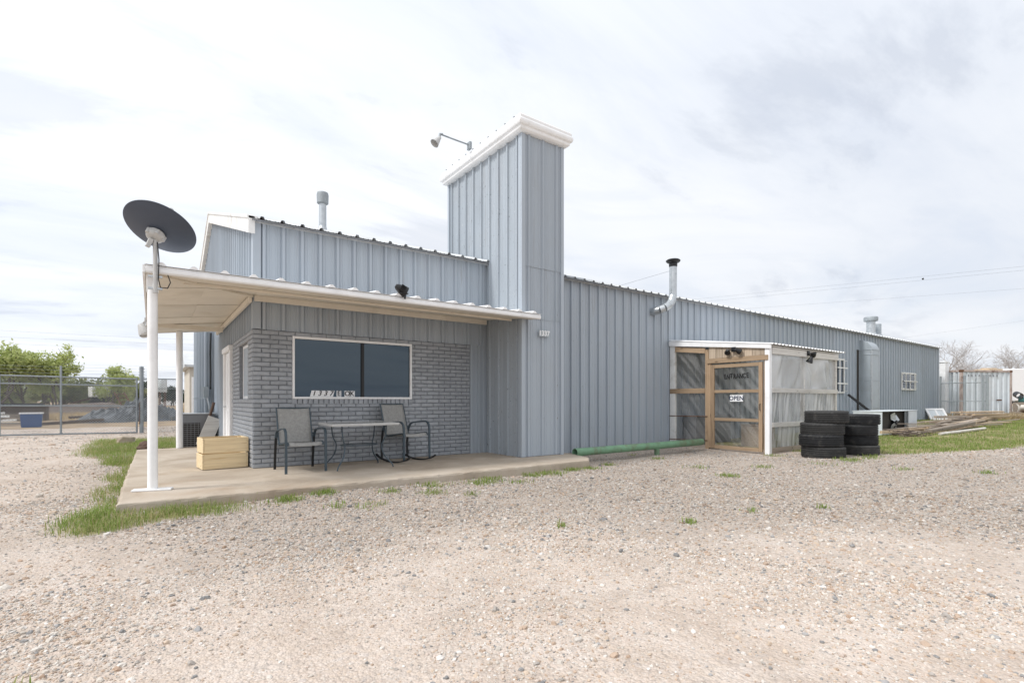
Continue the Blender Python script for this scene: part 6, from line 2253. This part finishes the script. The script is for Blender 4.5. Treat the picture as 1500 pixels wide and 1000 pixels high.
pw = wire('upper power line on the right, with a bird on it', air(880, 452, 95), air(1660, 374, 50), 0.0)
wire('second power line on the right just below the upper one', air(880, 457, 95), air(1660, 380, 50), 0.0)
wire('lowest power line on the right side', air(900, 466, 110), air(1660, 411, 60), 0.0)
wire('faint power line above the far container on the right', air(1200, 512, 120), air(1660, 447, 80), 0.0)
wire('highest power line over the trees on the left', air(-180, 473, 60), air(420, 502, 80), 0.25)
wire('second highest power line over the trees on the left', air(-180, 484, 60), air(420, 508, 80), 0.25)
wire('third power line over the trees on the left', air(-180, 494, 60), air(420, 516, 80), 0.25)
wire('lowest power line over the trees on the left', air(-180, 524, 70), air(420, 540, 90), 0.2)
bp = Vector(air(1352, 408.5, 65))
bd = thing('bird', 'tiny dark bird perched on the upper power line', 'bird', tuple(bp))
bm = bmesh.new()
bmesh.ops.create_uvsphere(bm, u_segments=12, v_segments=8, radius=0.12)
for v in bm.verts:
    v.co = Vector((v.co.x * 1.5 + (0.12 if v.co.x < -0.09 else 0) * -1, v.co.y * 0.8, v.co.z + (0.07 if v.co.x > 0.06 else 0))) + bp
me = bpy.data.meshes.new('body')
bm.to_mesh(me)
bm.free()
link('body', me, 'black', bd)

# ------------------------------------------------------------------ loose stones on the gravel
rs = np.random.default_rng(91)


def stone_points():
    out = []
    # (number, nearest, farthest, median size, spread of size)
    for n, r0, r1, med, sg_ in ((105000, 1.5, 4.2, 0.0040, 0.42), (7000, 1.5, 5.0, 0.0085, 0.34), (120000, 4.0, 8.0, 0.0058, 0.45), (130000, 7.5, 15.0, 0.0072, 0.42), (220, 1.5, 7.0, 0.017, 0.22), (90000, 14.0, 28.0, 0.012, 0.4)):
        rad = np.sqrt(rs.uniform(r0 ** 2, r1 ** 2, n))
        ang = YAW + rs.uniform(-math.radians(58), math.radians(58), n)
        x, y = rad * np.cos(ang), rad * np.sin(ang)
        s = med * np.exp(rs.normal(0, sg_, n))
        out.append(np.stack([x, y, s], 1))
    P = np.concatenate(out)
    x, y = P[:, 0], P[:, 1]
    patch = 0.5 + 0.5 * np.sin(1.9 * x + 1.3 * np.sin(1.1 * y)) * np.sin(1.6 * y + 1.1 * np.sin(1.7 * x))
    keep = ~inside_solid(x, y) & (rs.random(len(P)) < np.clip(0.05 + 0.8 * patch ** 1.5 + 0.6 * loose_mask(x, y), 0, 1)) & (rs.random(len(P)) > lawn_mask(x, y) * 1.1)
    return P[keep]


SP = stone_points()
n = len(SP)
zz = tz(SP[:, 0], SP[:, 1]) + SP[:, 2] * rs.uniform(-0.15, 0.3, n)
me = bpy.data.meshes.new('gravel_stones')
me.from_pydata(np.stack([SP[:, 0], SP[:, 1], zz], 1).tolist(), [], [])
pal = np.array([(0.60, 0.545, 0.48), (0.66, 0.61, 0.55), (0.57, 0.46, 0.36), (0.50, 0.38, 0.29), (0.44, 0.40, 0.36), (0.27, 0.265, 0.26), (0.60, 0.50, 0.43), (0.72, 0.68, 0.635), (0.47, 0.34, 0.25), (0.37, 0.36, 0.35)])
pp = np.array([.19, .15, .15, .10, .08, .06, .11, .09, .03, .04])
col = pal[rs.choice(len(pal), n, p=pp / pp.sum())] * rs.uniform(0.85, 1.08, (n, 1))
dk = loose_mask(SP[:, 0], SP[:, 1])[:, None]
col = np.clip(col * (1 - (0.12 + 0.5 * rs.random((n, 1)) ** 1.5) * dk), 0, 0.8)
for nm, ty_, arr in (('stone_scale', 'FLOAT_VECTOR', SP[:, 2:3] * rs.uniform(0.75, 1.25, (n, 3)) * np.array([1.15, 0.95, 0.75])), ('stone_rot', 'FLOAT_VECTOR', np.stack([rs.normal(0, .35, n), rs.normal(0, .35, n), rs.uniform(0, 6.28, n)], 1))):
    a = me.attributes.new(nm, ty_, 'POINT')
    a.data.foreach_set('vector', np.ascontiguousarray(arr, dtype=np.float32).ravel())
a = me.attributes.new('stone_col', 'FLOAT_COLOR', 'POINT')
a.data.foreach_set('color', np.ascontiguousarray(np.concatenate([col, np.ones((n, 1))], 1), dtype=np.float32).ravel())
a = me.attributes.new('stone_kind', 'INT', 'POINT')
a.data.foreach_set('value', rs.integers(0, 5, n).astype(np.int32))
gravel = link('gravel_stones', me, 'stone')
tag(gravel, 'loose mixed pebbles strewn over the gravel yard', 'gravel', kind='stuff')

ng = bpy.data.node_groups.new('scatter_stones', 'GeometryNodeTree')
ng.interface.new_socket('Geometry', in_out='INPUT', socket_type='NodeSocketGeometry')
ng.interface.new_socket('Geometry', in_out='OUTPUT', socket_type='NodeSocketGeometry')
gi, go = ng.nodes.new('NodeGroupInput'), ng.nodes.new('NodeGroupOutput')
iop = ng.nodes.new('GeometryNodeInstanceOnPoints')
m2p = ng.nodes.new('GeometryNodeMeshToPoints')
ng.links.new(gi.outputs[0], m2p.inputs['Mesh'])
ng.links.new(m2p.outputs[0], iop.inputs['Points'])
join = ng.nodes.new('GeometryNodeJoinGeometry')
for k in range(5):
    ico = ng.nodes.new('GeometryNodeMeshIcoSphere')
    ico.inputs['Radius'].default_value = 1.0
    ico.inputs['Subdivisions'].default_value = 2
    sp = ng.nodes.new('GeometryNodeSetPosition')
    nz = ng.nodes.new('ShaderNodeTexNoise')
    nz.noise_dimensions = '4D'
    nz.inputs['W'].default_value = 3.7 * k
    nz.inputs['Scale'].default_value = 1.5
    nz.inputs['Detail'].default_value = 2.0
    sub = ng.nodes.new('ShaderNodeVectorMath')
    sub.operation = 'SUBTRACT'
    sub.inputs[1].default_value = (0.5, 0.5, 0.5)
    sc_n = ng.nodes.new('ShaderNodeVectorMath')
    sc_n.operation = 'SCALE'
    sc_n.inputs['Scale'].default_value = 1.5
    ng.links.new(nz.outputs['Color'], sub.inputs[0])
    ng.links.new(sub.outputs[0], sc_n.inputs[0])
    ng.links.new(sc_n.outputs[0], sp.inputs['Offset'])
    ng.links.new(ico.outputs['Mesh'], sp.inputs['Geometry'])
    sm = ng.nodes.new('GeometryNodeSetMaterial')
    sm.inputs['Material'].default_value = M['stone']
    ng.links.new(sp.outputs[0], sm.inputs[0])
    g2i = ng.nodes.new('GeometryNodeGeometryToInstance')
    ng.links.new(sm.outputs[0], g2i.inputs[0])
    ng.links.new(g2i.outputs[0], join.inputs[0])


def named(nm, ty_):
    nd_ = ng.nodes.new('GeometryNodeInputNamedAttribute')
    nd_.data_type = ty_
    nd_.inputs['Name'].default_value = nm
    return nd_.outputs['Attribute']


ng.links.new(join.outputs[0], iop.inputs['Instance'])
iop.inputs['Pick Instance'].default_value = True
ng.links.new(named('stone_kind', 'INT'), iop.inputs['Instance Index'])
e2r = ng.nodes.new('FunctionNodeEulerToRotation')
ng.links.new(named('stone_rot', 'FLOAT_VECTOR'), e2r.inputs[0])
ng.links.new(e2r.outputs[0], iop.inputs['Rotation'])
ng.links.new(named('stone_scale', 'FLOAT_VECTOR'), iop.inputs['Scale'])
ng.links.new(iop.outputs[0], go.inputs[0])
md = gravel.modifiers.new('scatter', 'NODES')
md.node_group = ng

for o in list(bpy.data.objects):
    if '_world' in o:
        del o['_world']
